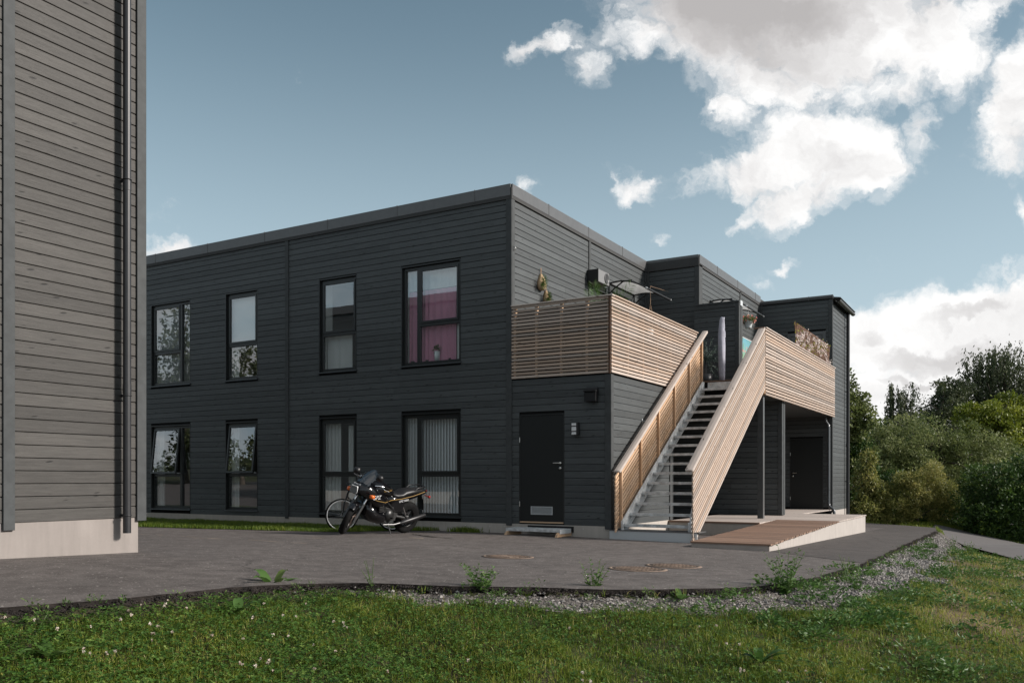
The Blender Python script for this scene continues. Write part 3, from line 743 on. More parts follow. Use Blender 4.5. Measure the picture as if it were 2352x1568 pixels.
trim(1.376, 1.50, 7.216, 7.238, 3.4, 6.75); trim(1.478, 1.50, 7.24, 7.5, 3.4, 6.75)
trim(1.478, 1.50, 11.10, 11.20, 3.4, 6.75, 'seam_trim'); trim(1.478, 1.50, 13.3, 13.398, 3.4, 6.75); trim(1.478, 1.576, 13.378, 13.398, 3.4, 6.7)
trim(3.62, 3.745, 13.376, 13.398, 0.05, 6.68); trim(3.722, 3.745, 13.4, 13.5, 0.05, 6.66); trim(3.722, 3.745, 16.05, 16.17, 0.02, 6.62)
# partition ends
trim(2.55, 2.652, 6.876, 6.898, 3.42, 5.60); trim(2.632, 2.654, 6.90, 7.02, 3.42, 5.60); trim(2.632, 2.654, 7.06, 7.20, 3.42, 5.60)
trim(1.476, 2.66, 6.86, 7.22, 5.565, 5.61, 'partition_cap'); trim(1.48, 2.55, 6.874, 6.898, 5.46, 5.56, 'partition_rail')
MB().cbox((2.665, 7.05, 5.56), (0.012, 0.2, 0.13)).obj('bracket_plate', M['alu'], APT)
trim(3.62, 3.722, 6.876, 6.898, 0.19, 3.06); trim(3.702, 3.724, 6.90, 7.02, 0.19, 3.06); trim(3.702, 3.724, 7.06, 7.19, 0.19, 3.06)
# plinth
def panel(n, plane, a0, a1, z0, z1, name='plinth_panel', mat='plinth', parent=None, t=0.012, screws=True):
    m = MB()
    if n == (0, -1): m.box(a0, a1, plane - t, plane, z0, z1)
    else: m.box(plane, plane + t, a0, a1, z0, z1)
    o = m.obj(name, M[mat], parent or APT); return o
def screw_row(n, plane, aa, z, parent, r=0.011):
    for a in aa:
        m = MB(); rot = Matrix.Translation((a, plane, z) if n == (0, -1) else (plane, a, z)) @ (Matrix.Rotation(R(90), 4, 'X') if n == (0, -1) else Matrix.Rotation(R(90), 4, 'Y'))
        m.lathe([(r, -0.001), (r, 0.004), (r * 0.5, 0.007), (0.0001, 0.007)], 8, rot); o = m.obj('screw', M['steel'], parent)
for a in np.arange(XL, -1.7, 1.2): panel((0, -1), 0.012, float(a), float(a) + 1.196, -0.15, SID0 + 0.005)
panel((0, -1), 0.012, -1.6, -0.02, -0.15, SID0 + 0.005); panel((0, -1), 0.010, -0.016, 2.165, -0.15, SID0 + 0.005); 
panel((1, 0), 2.153, -0.0, 3.26, -0.15, SID0 + 0.005, t=0.010); panel((0, -1), 3.34, 2.0, 2.5, -0.15, 0.1)
panel((1, 0), 3.708, 13.4, 16.15, -0.4, 0.12, mat='plinth2')
screw_row((0, -1), -0.001, (-5.6, -4.4, -3.2, -1.9, -1.1, -0.5, -0.15, 1.60, 2.05), 0.13, APT)

# ------------------------------------------------------------------ windows
def window(n, plane, hole, kind, open_top=False, sill=True):
    """one window in its opening; local x runs along the wall, y outwards"""
    a0, a1, z0, z1 = hole; w = a1 - a0; h = z1 - z0
    org = (a1, plane, z0) if n == (0, -1) else (plane, a1, z0)
    mx = frame_m(n, org)
    f = MB(); c = 0.045
    # casing lining the opening
    f.box(0, w, -0.16, 0.006, h - 0.025, h); f.box(0, w, -0.16, 0.0, 0, 0.02); f.box(0, 0.022, -0.16, 0.003, 0.02, h - 0.025); f.box(w - 0.022, w, -0.16, 0.003, 0.02, h - 0.025)
    # fixed frame
    x0, x1, y0, y1, b, t = 0.022, w - 0.022, -0.13, -0.055, 0.055, h - 0.03
    f.rbox(x0, x1, y0, y1, b - 0.035, b + 0.03, 0.003); f.rbox(x0, x1, y0, y1, t - 0.06, t, 0.003)
    f.rbox(x0, x0 + 0.06, y0, y1, b + 0.03, t - 0.06, 0.003); f.rbox(x1 - 0.06, x1, y0, y1, b + 0.03, t - 0.06, 0.003)
    X0, X1, B, Tt = x0 + 0.06, x1 - 0.06, b + 0.03, t - 0.06
    tr = B + (Tt - B) * 0.395
    cols = [(X0, X1)]; nar = None
    if kind == 'narrow_left': nar = (X1 - 0.30, X1); cols = [(X0, X1 - 0.38)]; f.rbox(X1 - 0.38, X1 - 0.30, y0, y1, B, Tt, 0.003)   # local +x is the picture's left
    if kind == 'narrow_right': nar = (X0, X0 + 0.30); cols = [(X0 + 0.38, X1)]; f.rbox(X0 + 0.30, X0 + 0.38, y0, y1, B, Tt, 0.003)
    ca, cb = cols[0]; f.rbox(ca, cb, y0, y1, tr - 0.035, tr + 0.035, 0.003)
    fo = f.obj('window', M['frame'], APT); fo.matrix_basis = mx
    def pane(p0, p1, q0, q1, y=-0.095, par=fo): return MB().box(p0, p1, y - 0.006, y, q0, q1).obj('pane', M['glass'], par)
    pane(ca, cb, B, tr - 0.035)
    if nar: pane(nar[0], nar[1], B, Tt)
    # opening sash above the transom
    s = MB(); q0, q1 = tr + 0.035, Tt; sw = 0.05
    s.rbox(ca + .002, cb - .002, -0.085, -0.04, q0, q0 + sw, 0.003); s.rbox(ca + .002, cb - .002, -0.085, -0.04, q1 - sw, q1, 0.003)
    s.rbox(ca + .002, ca + sw, -0.085, -0.04, q0 + sw, q1 - sw, 0.003); s.rbox(cb - sw, cb - .002, -0.085, -0.04, q0 + sw, q1 - sw, 0.003)
    g_ = MB().box(ca + sw, cb - sw, -0.07, -0.064, q0 + sw, q1 - sw)
    so = s.obj('sash', M['frame'], fo); po = g_.obj('pane', M['glass'], fo)
    if open_top:
        piv = Vector((0, -0.06, q1)); rr = Matrix.Translation(piv) @ Matrix.Rotation(R(6.5), 4, 'X') @ Matrix.Translation(-piv); so.matrix_basis = rr; po.matrix_basis = rr
        for xx in (ca + 0.02, cb - 0.02): MB().box(xx - 0.006, xx + 0.006, -0.07, 0.06, q0 + 0.01, q0 + 0.03).obj('stay', M['alu'], fo)
    if sill:
        sm = MB().prism([(-0.05, 0.03), (-0.05, 0.012), (0.028, -0.004), (0.032, -0.018), (0.036, -0.018), (0.032, 0.004)], 'x', -0.02, w + 0.02)
        sm.obj('window_sill', M['frame'], fo)
    # white lining of the opening inside
    r = MB(); r.box(x0 - .01, x0 + 0.012, -0.42, -0.131, B - .03, Tt + .03); r.box(x1 - 0.012, x1 + .01, -0.42, -0.131, B - .03, Tt + .03); r.box(x0, x1, -0.42, -0.131, Tt + 0.01, Tt + 0.04); r.box(x0, x1, -0.46, -0.131, B - 0.05, B - 0.02)
    r.obj('reveal', M['whitewall'], fo)
    return fo
kinds = ['narrow_right', 'one', 'one', 'narrow_left']
for i, h in enumerate(HU): window((0, -1), 0, h, kinds[i])
for i, h in enumerate(HL): window((0, -1), 0, h, kinds[i], open_top=(i in (0, 1)))
for h in FAR: window((0, -1), 0, h, 'one')
window((1, 0), 0.0, HX[0], 'one')
# rooms behind the glass
rm_ = MB()
for z0, z1 in ((0.2, 2.75), (3.42, 5.95)):
    rm_.box(XL + .25, -0.25, 3.4, 3.5, z0, z1); rm_.box(XL + .25, -0.25, 0.25, 3.4, z0 - 0.05, z0 - 0.002); rm_.box(XL + .25, -0.25, 0.25, 3.4, z1, z1 + 0.05)
    for x in (-13.2, -8.9, -6.15, -3.4, -0.3): rm_.box(x, x + 0.1, 0.225, 3.4, z0, z1)
rm_.obj('room', M['room'], APT)

# ------------------------------------------------------------------ door of the ground-floor store
def door(n, plane, hole, name='door', grille=True, hside=1, lip=0.0):
    a0, a1, z0, z1 = hole; w = a1 - a0; h = z1 - z0
    org = (a1, plane, z0) if n == (0, -1) else (plane, a1, z0); mx = frame_m(n, org)
    m = MB().rbox(0.03, w - 0.03, -0.05, -0.004, 0.03, h - 0.03, 0.003)
    fr = MB(); fr.rbox(0, 0.03, -0.09, 0.004, 0, h, 0.002); fr.rbox(w - 0.03, w, -0.09, 0.004, 0, h, 0.002); fr.rbox(0.03, w - 0.03, -0.09, 0.004, h - 0.028, h, 0.002)
    d = m.obj(name, M['door'], APT); d.matrix_basis = mx; fr.obj('door_frame', M['frame'], d)
    MB().rbox(0.02, w - 0.02, -0.06, 0.012, 0.0, 0.026, 0.002).obj('threshold', M['rawpine'], d)
    hx = 0.095 if hside > 0 else w - 0.095; sg = 1 if hside > 0 else -1; hz = 1.175
    k = MB(); rot = Matrix.Translation((hx, -0.004, hz)) @ Matrix.Rotation(R(-90), 4, 'X')
    k.lathe([(0.001, 0), (0.027, 0), (0.027, 0.008), (0.011, 0.012), (0.010, 0.05), (0.001, 0.052)], 16, rot)
    k.tube([(hx, 0.045, hz), (hx + sg * 0.02, 0.052, hz), (hx + sg * 0.13, 0.05, hz)], 0.0095, 8)
    rot = Matrix.Translation((hx, -0.004, hz - 0.10)) @ Matrix.Rotation(R(-90), 4, 'X'); k.lathe([(0.001, 0), (0.027, 0), (0.027, 0.010), (0.010, 0.014), (0.001, 0.014)], 16, rot)
    k.obj('door_handle', M['steel'], d)
    for z in (0.32, h - 0.55):
        MB().tube([(w - 0.015, 0.006, z), (w - 0.015, 0.006, z + 0.10)], 0.009, 8).obj('hinge', M['steel'], d)
    if grille:
        f = MB(); gx0, gx1, gz0, gz1 = 0.26, 0.745, 0.165, 0.325
        f.rbox(gx0, gx1, -0.004, 0.006, gz0, gz0 + 0.016, .002); f.rbox(gx0, gx1, -0.004, 0.006, gz1 - 0.016, gz1, .002); f.rbox(gx0, gx0 + 0.016, -0.004, 0.006, gz0 + .016, gz1 - .016, .002); f.rbox(gx1 - 0.016, gx1, -0.004, 0.006, gz0 + .016, gz1 - .016, .002)
        f.obj('grille_frame', M['alu'], d)
        for i in range(6):
            z = gz0 + 0.022 + i * 0.0198; MB().cbox(((gx0 + gx1) / 2, 0.0, z + 0.006), (gx1 - gx0 - 0.03, 0.010, 0.009), Euler((R(-30), 0, 0))).obj('grille_slat', M['alu'], d)
    return d
door((0, -1), 0, HD)
door((0, -1), 13.4, (2.44, 3.46, 0.1, 2.37), grille=False, hside=-1)
door((1, 0), 0.0, HX[1], grille=False, name='balcony_door')
door((1, 0), 1.476, (8.5, 9.5, 3.42, 5.6), grille=False, name='balcony_door')
# white-framed cupboard door on the far balcony wall
cb = MB(); x0, x1, z0, z1 = HB
for q in ((x0, x0 + 0.10, z0, z1), (x1 - 0.10, x1, z0, z1), (x0 + 0.10, x1 - 0.10, z1 - 0.10, z1)): cb.rbox(q[0], q[1], 13.374, 13.42, q[2], q[3], 0.002)
co = cb.obj('cupboard_frame', M['fascia'], APT); MB().rbox(x0 + .11, x1 - .11, 13.385, 13.42, z0, z1 - .11, .002).obj('cupboard_door', M['fascia'], co)

# outlet hood on the store wall
hd = emp('vent_hood', 'black angular vent hood high on the store wall, right of the door', 'vent hood', (1.80, -0.02, 2.56))
MB().loft([[(x, y, z) for x, y, z in ((1.69, -0.02, zz), (1.925, -0.02, zz), (1.925, yy, zz), (1.69, yy, zz))] for zz, yy in ((2.555, -0.15), (2.72, -0.15), (2.80, -0.06), (2.83, -0.035))], smooth=False).obj('hood', M['black'], hd, True)
MB().rbox(1.672, 1.94, -0.175, -0.02, 2.735, 2.76, 0.003).obj('ledge', M['black'], hd, True)
# lamp with three white bands
lp = emp('wall_lamp', 'black wall lamp with three white glass bands beside the black store door', 'lamp', (1.465, -0.02, 1.93))
MB().rbox(1.39, 1.535, -0.095, -0.018, 1.925, 2.17, 0.006).obj('housing', M['black'], lp, True)
for z0, z1 in ((1.935, 1.985), (2.005, 2.085), (2.105, 2.155)): MB().rbox(1.40, 1.495, -0.103, -0.090, z0, z1, 0.003).obj('lamp_glass', M['white'], lp, True)

# metal step in front of the door
st = emp('door_step', 'galvanised grating step on two angled timber runners below the black door', 'step', (0.75, -0.33, g0(.75, -.33)))
gr = MB(); gr.rbox(0.22, 1.38, -0.56, -0.535, 0.085, 0.14, .002); gr.rbox(0.22, 1.38, -0.13, -0.10, 0.085, 0.14, .002)
for i in range(33):
    x = 0.235 + i * 0.0353; gr.box(x, x + 0.004, -0.535, -0.13, 0.10, 0.138)
for i in range(9): y = -0.51 + i * 0.045; gr.box(0.225, 1.375, y, y + 0.004, 0.128, 0.139)
gr.obj('grating', M['galv'], st, True)
MB().rbox(1.38, 1.392, -0.56, -0.10, 0.055, 0.142, .002).obj('end_plate', M['alu'], st, True); MB().rbox(0.208, 0.22, -0.56, -0.10, 0.055, 0.142, .002).obj('end_plate', M['alu'], st, True)
for x in (0.225, 1.33):
    MB().prism([(-0.66, -0.0), (-0.06, -0.0), (-0.06, 0.084), (-0.56, 0.084), (-0.62, 0.055)], 'x', x, x + 0.048).obj('runner', M['rawpine'], st, True)
MB().box(0.40, 1.40, -0.035, -0.004, 0.06, 0.175).obj('rubber_strip', M['black'], st, True)

# recess: ceiling and posts
MB().box(0.25, 2.15, 3.3, 4.96, 3.02, 3.06).box(0.25, 3.70, 4.96, 13.3, 3.02, 3.06).obj('soffit', M['paint'], APT)
bp_ = MB().rbox(3.60, 3.71, 5.02, 5.13, 0.18, 3.06, 0.004).obj('post', M['trim'], APT)
MB().rbox(3.712, 3.735, 5.02, 5.13, 0.18, 3.06, 0.003).obj('post_facing', M['fascia'], APT)

# ------------------------------------------------------------------ balcony with its slatted screens
BAL = emp('balcony', 'first-floor balcony screened with horizontal larch slats, beginning at the building corner', 'balcony', (2.2, 2.5, 3.06))
dk = MB(); dk.box(0.03, 2.16, 0.03, 13.36, 3.08, 3.36); dk.box(2.16, 3.72, 4.94, 13.36, 3.08, 3.36)
dk.obj('deck_frame', M['backing'], BAL, True)
for i in range(92):
    pass
def slat_mesh(L, h=0.047, t=0.022, mat='slat'):
    return board_mesh(L, h, mat, t, 'slat', [(0, 0.002), (0.002, 0), (t - 0.003, 0), (t, 0.003), (t, h - 0.003), (t - 0.003, h), (0.002, h), (0, h - 0.002)])
def screen(n, plane, a0, a1, z0, z1, parent, pitch=0.0695, over=0.0, posts=(), mat='slat'):
    z = z0; k = 0
    while z + 0.047 <= z1 + 0.001:
        e0 = random.uniform(-0.004, 0.004)
        org = (a1 + e0, plane + 0.022, z) if n == (0, -1) else (plane - 0.022, a1 + e0, z)
        o = bpy.data.objects.new('slat', slat_mesh(round(a1 - a0, 2), mat=mat)); link(o, parent, True)
        o.matrix_basis = frame_m(n, org) @ Matrix.Rotation(random.uniform(-0.0008, 0.0008), 4, 'Y'); z += pitch; k += 1
    for p in posts:
        m = MB()
        if n == (0, -1): m.rbox(p, p + 0.048, plane + 0.024, plane + 0.09, z0 - 0.0, z1 + .01, .003)
        else: m.rbox(plane - 0.09, plane - 0.024, p, p + 0.048, z0 - 0.0, z1 + .01, .003)
        uvbox(m.obj('post', M['rawpine'], parent, True))
def uvbox(o, scale=1.0, axis=None):
    """metre UVs for a part with straight edges: u along its longest side"""
    me = o.data; co = np.array([v.co[:] for v in me.vertices]); ext = co.max(0) - co.min(0); ax = int(np.argmax(ext)) if axis is None else axis
    uv = me.uv_layers.new(name='UVMap') if not me.uv_layers else me.uv_layers[0]
    oth = [i for i in (0, 1, 2) if i != ax]
    for p in me.polygons:
        n = p.normal
        k = oth[0] if abs(n[oth[1]]) > abs(n[oth[0]]) else oth[1]
        for li in p.loop_indices:
            c = me.vertices[me.loops[li].vertex_index].co; uv.data[li].uv = (c[ax], c[k])
    return o
screen((0, -1), -0.03, 0.03, 2.178, 3.085, 4.525, BAL, posts=(0.06, 0.55, 1.10, 1.65, 2.10))
screen((1, 0), 2.205, -0.03, 4.93, 3.085, 4.525, BAL, posts=(0.03, 0.8, 1.6, 2.4, 3.2, 4.0, 4.80))
screen((1, 0), 3.815, 4.93, 13.38, 3.000, 4.508, BAL, posts=(4.96, 5.9, 6.9, 7.9, 8.9, 9.9, 10.9, 11.9, 13.2))
def beam(x0, x1, y0, y1, z0, z1, name, mat, parent, axis=None): return uvbox(MB().rbox(x0, x1, y0, y1, z0, z1, 0.004).obj(name, M[mat], parent, True), axis=axis)
beam(0.02, 2.23, -0.055, 0.075, 4.525, 4.55, 'rail_cap', 'cap', BAL); beam(2.09, 2.235, 0.077, 4.95, 4.527, 4.552, 'rail_cap', 'slat', BAL)
beam(3.72, 3.845, 4.90, 13.38, 4.509, 4.534, 'rail_cap', 'cap', BAL)
beam(3.56, 3.80, 4.84, 4.88, 4.50, 4.528, 'rail_return', 'deck', BAL)
MB().box(0.04, 2.10, 0.065, 0.075, 3.10, 4.42).obj('gap_shade_sheet', M['black'], BAL, True)  # added black sheet that makes the gaps between the front slats look shaded
# corner post where the two screens meet
trim_ = MB().rbox(2.145, 2.181, -0.05, -0.008, 3.07, 4.52, .003).obj('corner_post', M['endgrain'], BAL, True)
beam(3.72, 3.80, 4.895, 4.935, 3.02, 3.32, 'rim_board', 'rawpine', BAL)
for i in range(66):
    y = 4.95 + i * 0.127
    if y < 13.2 and i < 30: uvbox(MB().box(0.04, 3.70, y, y + 0.12, 3.362, 3.39).obj('deck_plank', M['deck'], BAL, True))
for i in range(38):
    y = 0.04 + i * 0.127; uvbox(MB().box(0.04, 2.12, y, y + 0.12, 3.362, 3.39).obj('deck_plank', M['deck'], BAL, True))

# ------------------------------------------------------------------ outside stair
STR = emp('outdoor_staircase', 'straight galvanised steel stair with open grating treads between two slatted rails', 'staircase', (3.05, 0.0, 0.0))
SLP = 0.645; TX0, TX1 = 2.42, 3.70
def stringer(x0, x1):
    p = [(-0.02, 0.10), (0.28, 0.10), (0.28 + 4.75, 0.10 + 4.75 * SLP), (4.93, 3.33), (4.80, 3.33), (4.60, 3.26), (0.02, 0.315), (-0.02, 0.27)]
    p = [(0.0, 0.07), (0.20, 0.07), (4.90, 0.07 + 4.70 * SLP - 0.03), (4.90, 3.36), (4.76, 3.36), (0.0, 0.30)]
    return MB().prism(p, 'x', x0, x1).obj('stringer', M['galv'], STR, True)
stringer(2.385, 2.395); stringer(3.705, 3.715)
MB().rbox(2.385, 2.43, -0.015, 0.0, 0.0, 0.31, .002).obj('foot_plate', M['galv'], STR, True); MB().rbox(3.68, 3.73, -0.015, 0.0, 0.0, 0.31, .002).obj('foot_plate', M['galv'], STR, True)
def tread():
    m = MB(); w0, w1 = 0.0, TX1 - TX0
    m.rbox(w0, w1, 0.0, 0.030, -0.048, 0.0, .002); m.rbox(w0, w1, 0.24, 0.245, -0.03, 0.0, .001)
    for i in range(43): x = w0 + i * (w1 - w0) / 42.3; m.box(x, x + 0.003, 0.03, 0.24, -0.026, -0.001)
    for i in range(5): y = 0.06 + i * 0.038; m.box(w0, w1, y, y + 0.003, -0.010, 0.0005)
    for i in range(42): x = w0 + 0.01 + i * (w1 - w0) / 42.3; m.box(x, x + 0.015, -0.002, 0.012, -0.001, 0.005)
    m.box(w0, w0 + 0.05, 0.04, 0.05, -0.09, -0.03); m.box(w1 - 0.05, w1, 0.04, 0.05, -0.09, -0.03)
    return m.mesh('tread', M['galv'])
tm = tread()
for i in range(16):
    o = bpy.data.objects.new('tread', tm); link(o, STR, True); o.location = (TX0 - 0.02, 0.08 + i * 0.3035, 0.243 + i * 0.196)
MB().rbox(2.47, 3.10, 4.905, 4.915, 3.20, 3.345, .002).obj('top_plate', M['galv'], STR, True)
for x in (2.55, 3.02): MB().tube([(x, 4.90, 3.29), (x, 4.886, 3.29)], 0.013, 6).obj('bolt', M['steel'], STR, True)
MB().box(2.17, 3.86, -0.055, -0.03, -0.12, 0.125).obj('base_panel', M['alu'], STR, True); MB().rbox(2.17, 3.90, -0.07, 0.35, 0.125, 0.139, .002).obj('base_ledge', M['fascia'], STR, True)
for z, y in ((2.0, 0.38), (0.98, 0.02)): pass
def slope_part(x0, x1, y0, y1, zf, h, name, mat, parent, slope=SLP):
    """a straight piece that climbs with the stair, its ends cut upright"""
    p = [(y0, zf(y0)), (y1, zf(y1)), (y1, zf(y1) + h), (y0, zf(y0) + h)]
    o = MB().prism(p, 'x', x0, x1).obj(name, M[mat], parent, True)
    me = o.data; uv = me.uv_layers.new(name='UVMap'); c_, s_ = math.cos(math.atan(slope)), math.sin(math.atan(slope))
    for pl in me.polygons:
        for li in pl.loop_indices:
            c = me.vertices[me.loops[li].vertex_index].co; uv.data[li].uv = (c.y * c_ + c.z * s_, -c.y * s_ + c.z * c_ + (c.x if abs(pl.normal.x) < .5 else 0))
    return o
def handrail(x0, x1, y0, y1, z0, slope, parent, y_ref):
    ang = math.atan(slope); L = (y1 - y0) / math.cos(ang); w = x1 - x0
    sec = [(0, -0.020), (w * .12, -0.012), (w * .5, -0.006), (w * .88, -0.012), (w, -0.020), (w, 0.014), (w * .9, 0.024), (w * .5, 0.029), (w * .1, 0.024), (0, 0.014)]
    # rounded ends
    rings = []
    for t, k in ((0, 0.72), (0.012, 0.9), (0.04, 1.0), (L - 0.04, 1), (L - 0.012, .9), (L, .7)):
        rings.append([(x0 + w / 2 + (p[0] - w / 2) * k, t, p[1] * k) for p in sec][::-1])
    o = MB().loft(rings, smooth=False).obj('handrail', M['cap'], parent, True)
    uvbox(o, axis=1); o.matrix_basis = Matrix.Translation((0, y0, z0)) @ Matrix.Rotation(ang, 4, 'X'); return o
# left rail: posts face the steps, slats behind them
RL = emp('stair_railing', 'left stair railing, its timber posts showing in front of slanting larch slats', 'railing', (2.3, 0.1, 0.2), 'stair railings')
lz = lambda y: 0.30 + SLP * y
def slat_run(x0, x1, y0, y1, n, zf0, pitch, parent, mat='slat', h=0.052):
    for k in range(n):
        e = random.uniform(-0.006, 0.006)
        slope_part(x0, x1, y0 + e, y1, lambda y, k=k: zf0 + SLP * y + k * pitch, h, 'slat', mat, parent)
slat_run(2.30, 2.325, -0.12, 4.88, 13, 0.17, 0.082, RL, 'rawpine')
for y in (0.05, 1.02, 1.99, 2.95, 3.92, 4.80):
    zz = 0.16 + SLP * y; uvbox(MB().prism([(y, zz - 0.02), (y + 0.05, zz - 0.02), (y + 0.05, 1.29 + SLP * y), (y, 1.26 + SLP * y)], 'x', 2.327, 2.375).obj('post', M['rawpine'], RL, True), axis=2)
handrail(2.27, 2.405, -0.09, 5.14, 1.215, SLP, RL, 0)
for y, z in ((0.03, 1.25), (1.55, 2.28), (3.35, 3.40), (4.7, 4.28)): 
    bx = 2.17 if z < 3 else 2.21
    MB().box(bx, 2.30, y, y + 0.035, z - .015, z - .008).add([(bx, y, z - .05), (bx + .006, y, z - .05), (bx + .006, y + .035, z - .05), (bx, y + .035, z - .05), (bx, y, z + .03), (bx + .006, y, z + .03), (bx + .006, y + .035, z + .03), (bx, y + .035, z + .03)], [(0, 3, 2, 1), (4, 5, 6, 7), (0, 1, 5, 4), (1, 2, 6, 5), (2, 3, 7, 6), (3, 0, 4, 7)]).obj('wall_bracket', M['alu'], RL, True)
# right rail: slats on the outer face
RRt = emp('stair_railing', 'right stair railing, closed on the outside with slanting pale larch slats', 'railing', (3.8, 0.0, 0.1), 'stair railings')
S2 = 0.648
def rr_slat(k, n):
    z0 = -0.03 + k * 0.0775
    slope_part(3.79, 3.815, -0.12 + random.uniform(-.006, .006), 4.895, lambda y: z0 + S2 * y, 0.053, 'slat', 'slat', RRt, S2)
for k in range(17): rr_slat(k, 17)
for y in (0.02, 1.0, 1.98, 2.96, 3.92, 4.83): uvbox(MB().prism([(y, 0.02 + S2 * y), (y + 0.05, 0.02 + S2 * y), (y + 0.05, 1.16 + S2 * y), (y, 1.13 + S2 * y)], 'x', 3.742, 3.788).obj('post', M['rawpine'], RRt, True), axis=2)
handrail(3.665, 3.82, -0.14, 4.90, 1.225, 0.652, RRt, 0)
MB().tube([(3.735, -0.02, 0.14), (3.735, -0.02, 0.42), (3.735, 0.12, 0.62)], 0.018, 6).obj('foot_strut', M['galv'], RRt, True)

# ------------------------------------------------------------------ timber platform and ramp
PLT = emp('entrance_platform', 'low greyed timber platform with pale side panels in front of the ground-floor recess', 'platform', (4.4, 6.0, 0.0))
nP = 0
for i in range(42):
    y = 3.12 + i * 0.127
    x1 = 4.15 if y < 4.53 else 5.44
    uvbox(MB().rbox(2.18 if y < 6.75 else 3.73, x1 + random.uniform(-.004, .004), y, y + 0.121, 0.155, 0.183, .002).obj('plank', M['deck2'], PLT, True))
for i in range(50):
    y = 7.24 + i * 0.127
    if y < 13.3: uvbox(MB().rbox(0.3, 3.72, y, y + 0.121, 0.14 - (y - 7) * 0.006, 0.168 - (y - 7) * 0.006, .002).obj('plank', M['deck2'], PLT, True))
def ppanel(vs, name='side_panel', mat='plinth2', par=PLT, off=(0, 0, 0)):
    n = len(vs); V0 = [Vector(v) for v in vs]; V1 = [v + Vector(off) for v in V0]
    return MB().add([v[:] for v in V0] + [v[:] for v in V1], [tuple(range(n)), tuple(range(2 * n - 1, n - 1, -1))] + [(i, i + n, (i + 1) % n + n, (i + 1) % n) for i in range(n)]).obj(name, M[mat], par, True)
ppanel([(5.42, 4.36, g0(5.4, 4.3) - .1), (5.42, 8.46, -0.36), (5.42, 8.46, 0.152), (5.42, 4.36, 0.152)], off=(-0.012, 0, 0))
ppanel([(2.17, 3.10, -0.1), (4.15, 3.10, -0.15), (4.15, 3.10, 0.150), (2.17, 3.10, 0.150)], mat='plinth', off=(0, 0.012, 0))
ppanel([(5.42, 8.46, -0.36), (3.8, 8.46, -0.36), (3.8, 8.46, 0.152), (5.42, 8.46, 0.152)], off=(0, -0.012, 0))
beam(2.17, 4.15, 3.075, 3.115, 0.150, 0.186, 'edge_board', 'deck', PLT)
RMP = emp('wheelchair_ramp', 'brown timber ramp of narrow planks rising from the asphalt to the platform', 'ramp', (4.6, -1.2, -0.05))
rz = lambda y: 0.072 + (y + 1.28) * (0.187 - 0.072) / (4.56 + 1.28)
n_pl = 57
for i in range(n_pl):
    y0 = -1.28 + i * 5.84 / n_pl; y1 = y0 + 5.84 / n_pl - 0.007; e0, e1 = random.uniform(-.012, .006), random.uniform(-.008, .016); dz = random.uniform(-.001, .001)
    o = MB().prism([(y0, rz(y0) - 0.028 + dz), (y1, rz(y1) - 0.028 + dz), (y1, rz(y1) - 0.002 + dz), (y1 - .003, rz(y1) + dz), (y0 + .003, rz(y0) + dz), (y0, rz(y0) - 0.002 + dz)], 'x', 4.16 + e0, 5.45 + e1).obj('plank', M['deck'], RMP, True); uvbox(o)
uvbox(MB().box(4.17, 5.42, -1.265, -1.225, -0.09, rz(-1.25) - 0.03).obj('front_board', M['deck2'], RMP, True))
ppanel([(5.42, -1.262, -0.16), (5.42, 1.6, -0.22), (5.42, 1.6, rz(1.6) - 0.03), (5.42, -1.262, rz(-1.26) - 0.03)], par=RMP, off=(-0.012, 0, 0))
ppanel([(5.42, 1.604, -0.22), (5.42, 4.35, -0.3), (5.42, 4.35, rz(4.35) - 0.03), (5.42, 1.604, rz(1.6) - 0.03)], par=RMP, off=(-0.012, 0, 0))
ppanel([(4.18, 4.35, -0.25), (4.18, -1.22, -0.1), (4.18, -1.22, rz(-1.2) - 0.03), (4.18, 4.35, rz(4.35) - 0.03)], par=RMP, mat='plinth', off=(0.012, 0, 0))
for y in np.arange(-0.9, 4.3, 0.62): screw_row((1, 0), 5.421, [float(y)], rz(y) - 0.10, RMP, 0.008)
for y in (4.6, 5.6, 6.6, 7.6, 8.3): screw_row((1, 0), 5.421, [y], 0.08, PLT, 0.008)

# ------------------------------------------------------------------ drainage
def pipe_thing(name, label, cat, loc, pts, r, mat, clips=(), n=(1, 0), joints=()):
    o = emp(name, label, cat, loc); MB().tube(pts, r, 14).obj('pipe', M[mat], o, True)
    for (x, y, z) in clips:
        m = MB(); m.tube([(x + math.cos(a) * (r + .004), y + math.sin(a) * (r + .004), z) for a in np.linspace(0, 2 * math.pi, 14, endpoint=False)], 0.006, 5, closed=True)
        dx, dy = (-1, 0) if n == (1, 0) else (0, 1); m.cbox((x + dx * (r + .035), y + dy * (r + .035), z), (0.07 if dx else .014, 0.014 if dx else .07, 0.03)); m.obj('pipe_clip', M['pipe'], o, True)
    for (x, y, z) in joints: MB().tube([(x, y, z - 0.05), (x, y, z + 0.05)], r + 0.003, 14).obj('pipe_joint', M[mat], o, True)
    return o
pipe_thing('downpipe', 'slender black downpipe with bends in the corner of the open recess by the platform', 'downpipe', (3.66, 13.15, 0.1),
           [(3.56, 13.2, 3.06), (3.56, 13.2, 2.93), (3.58, 13.19, 2.85), (3.65, 13.17, 2.76), (3.67, 13.16, 2.68), (3.67, 13.16, 0.34), (3.68, 13.15, 0.26), (3.74, 13.12, 0.19), (3.80, 13.10, 0.16), (3.84, 13.08, 0.10), (3.845, 13.08, 0.0)], 0.045, 'pipe2', [(3.67, 13.16, 0.75)], (0, -1))
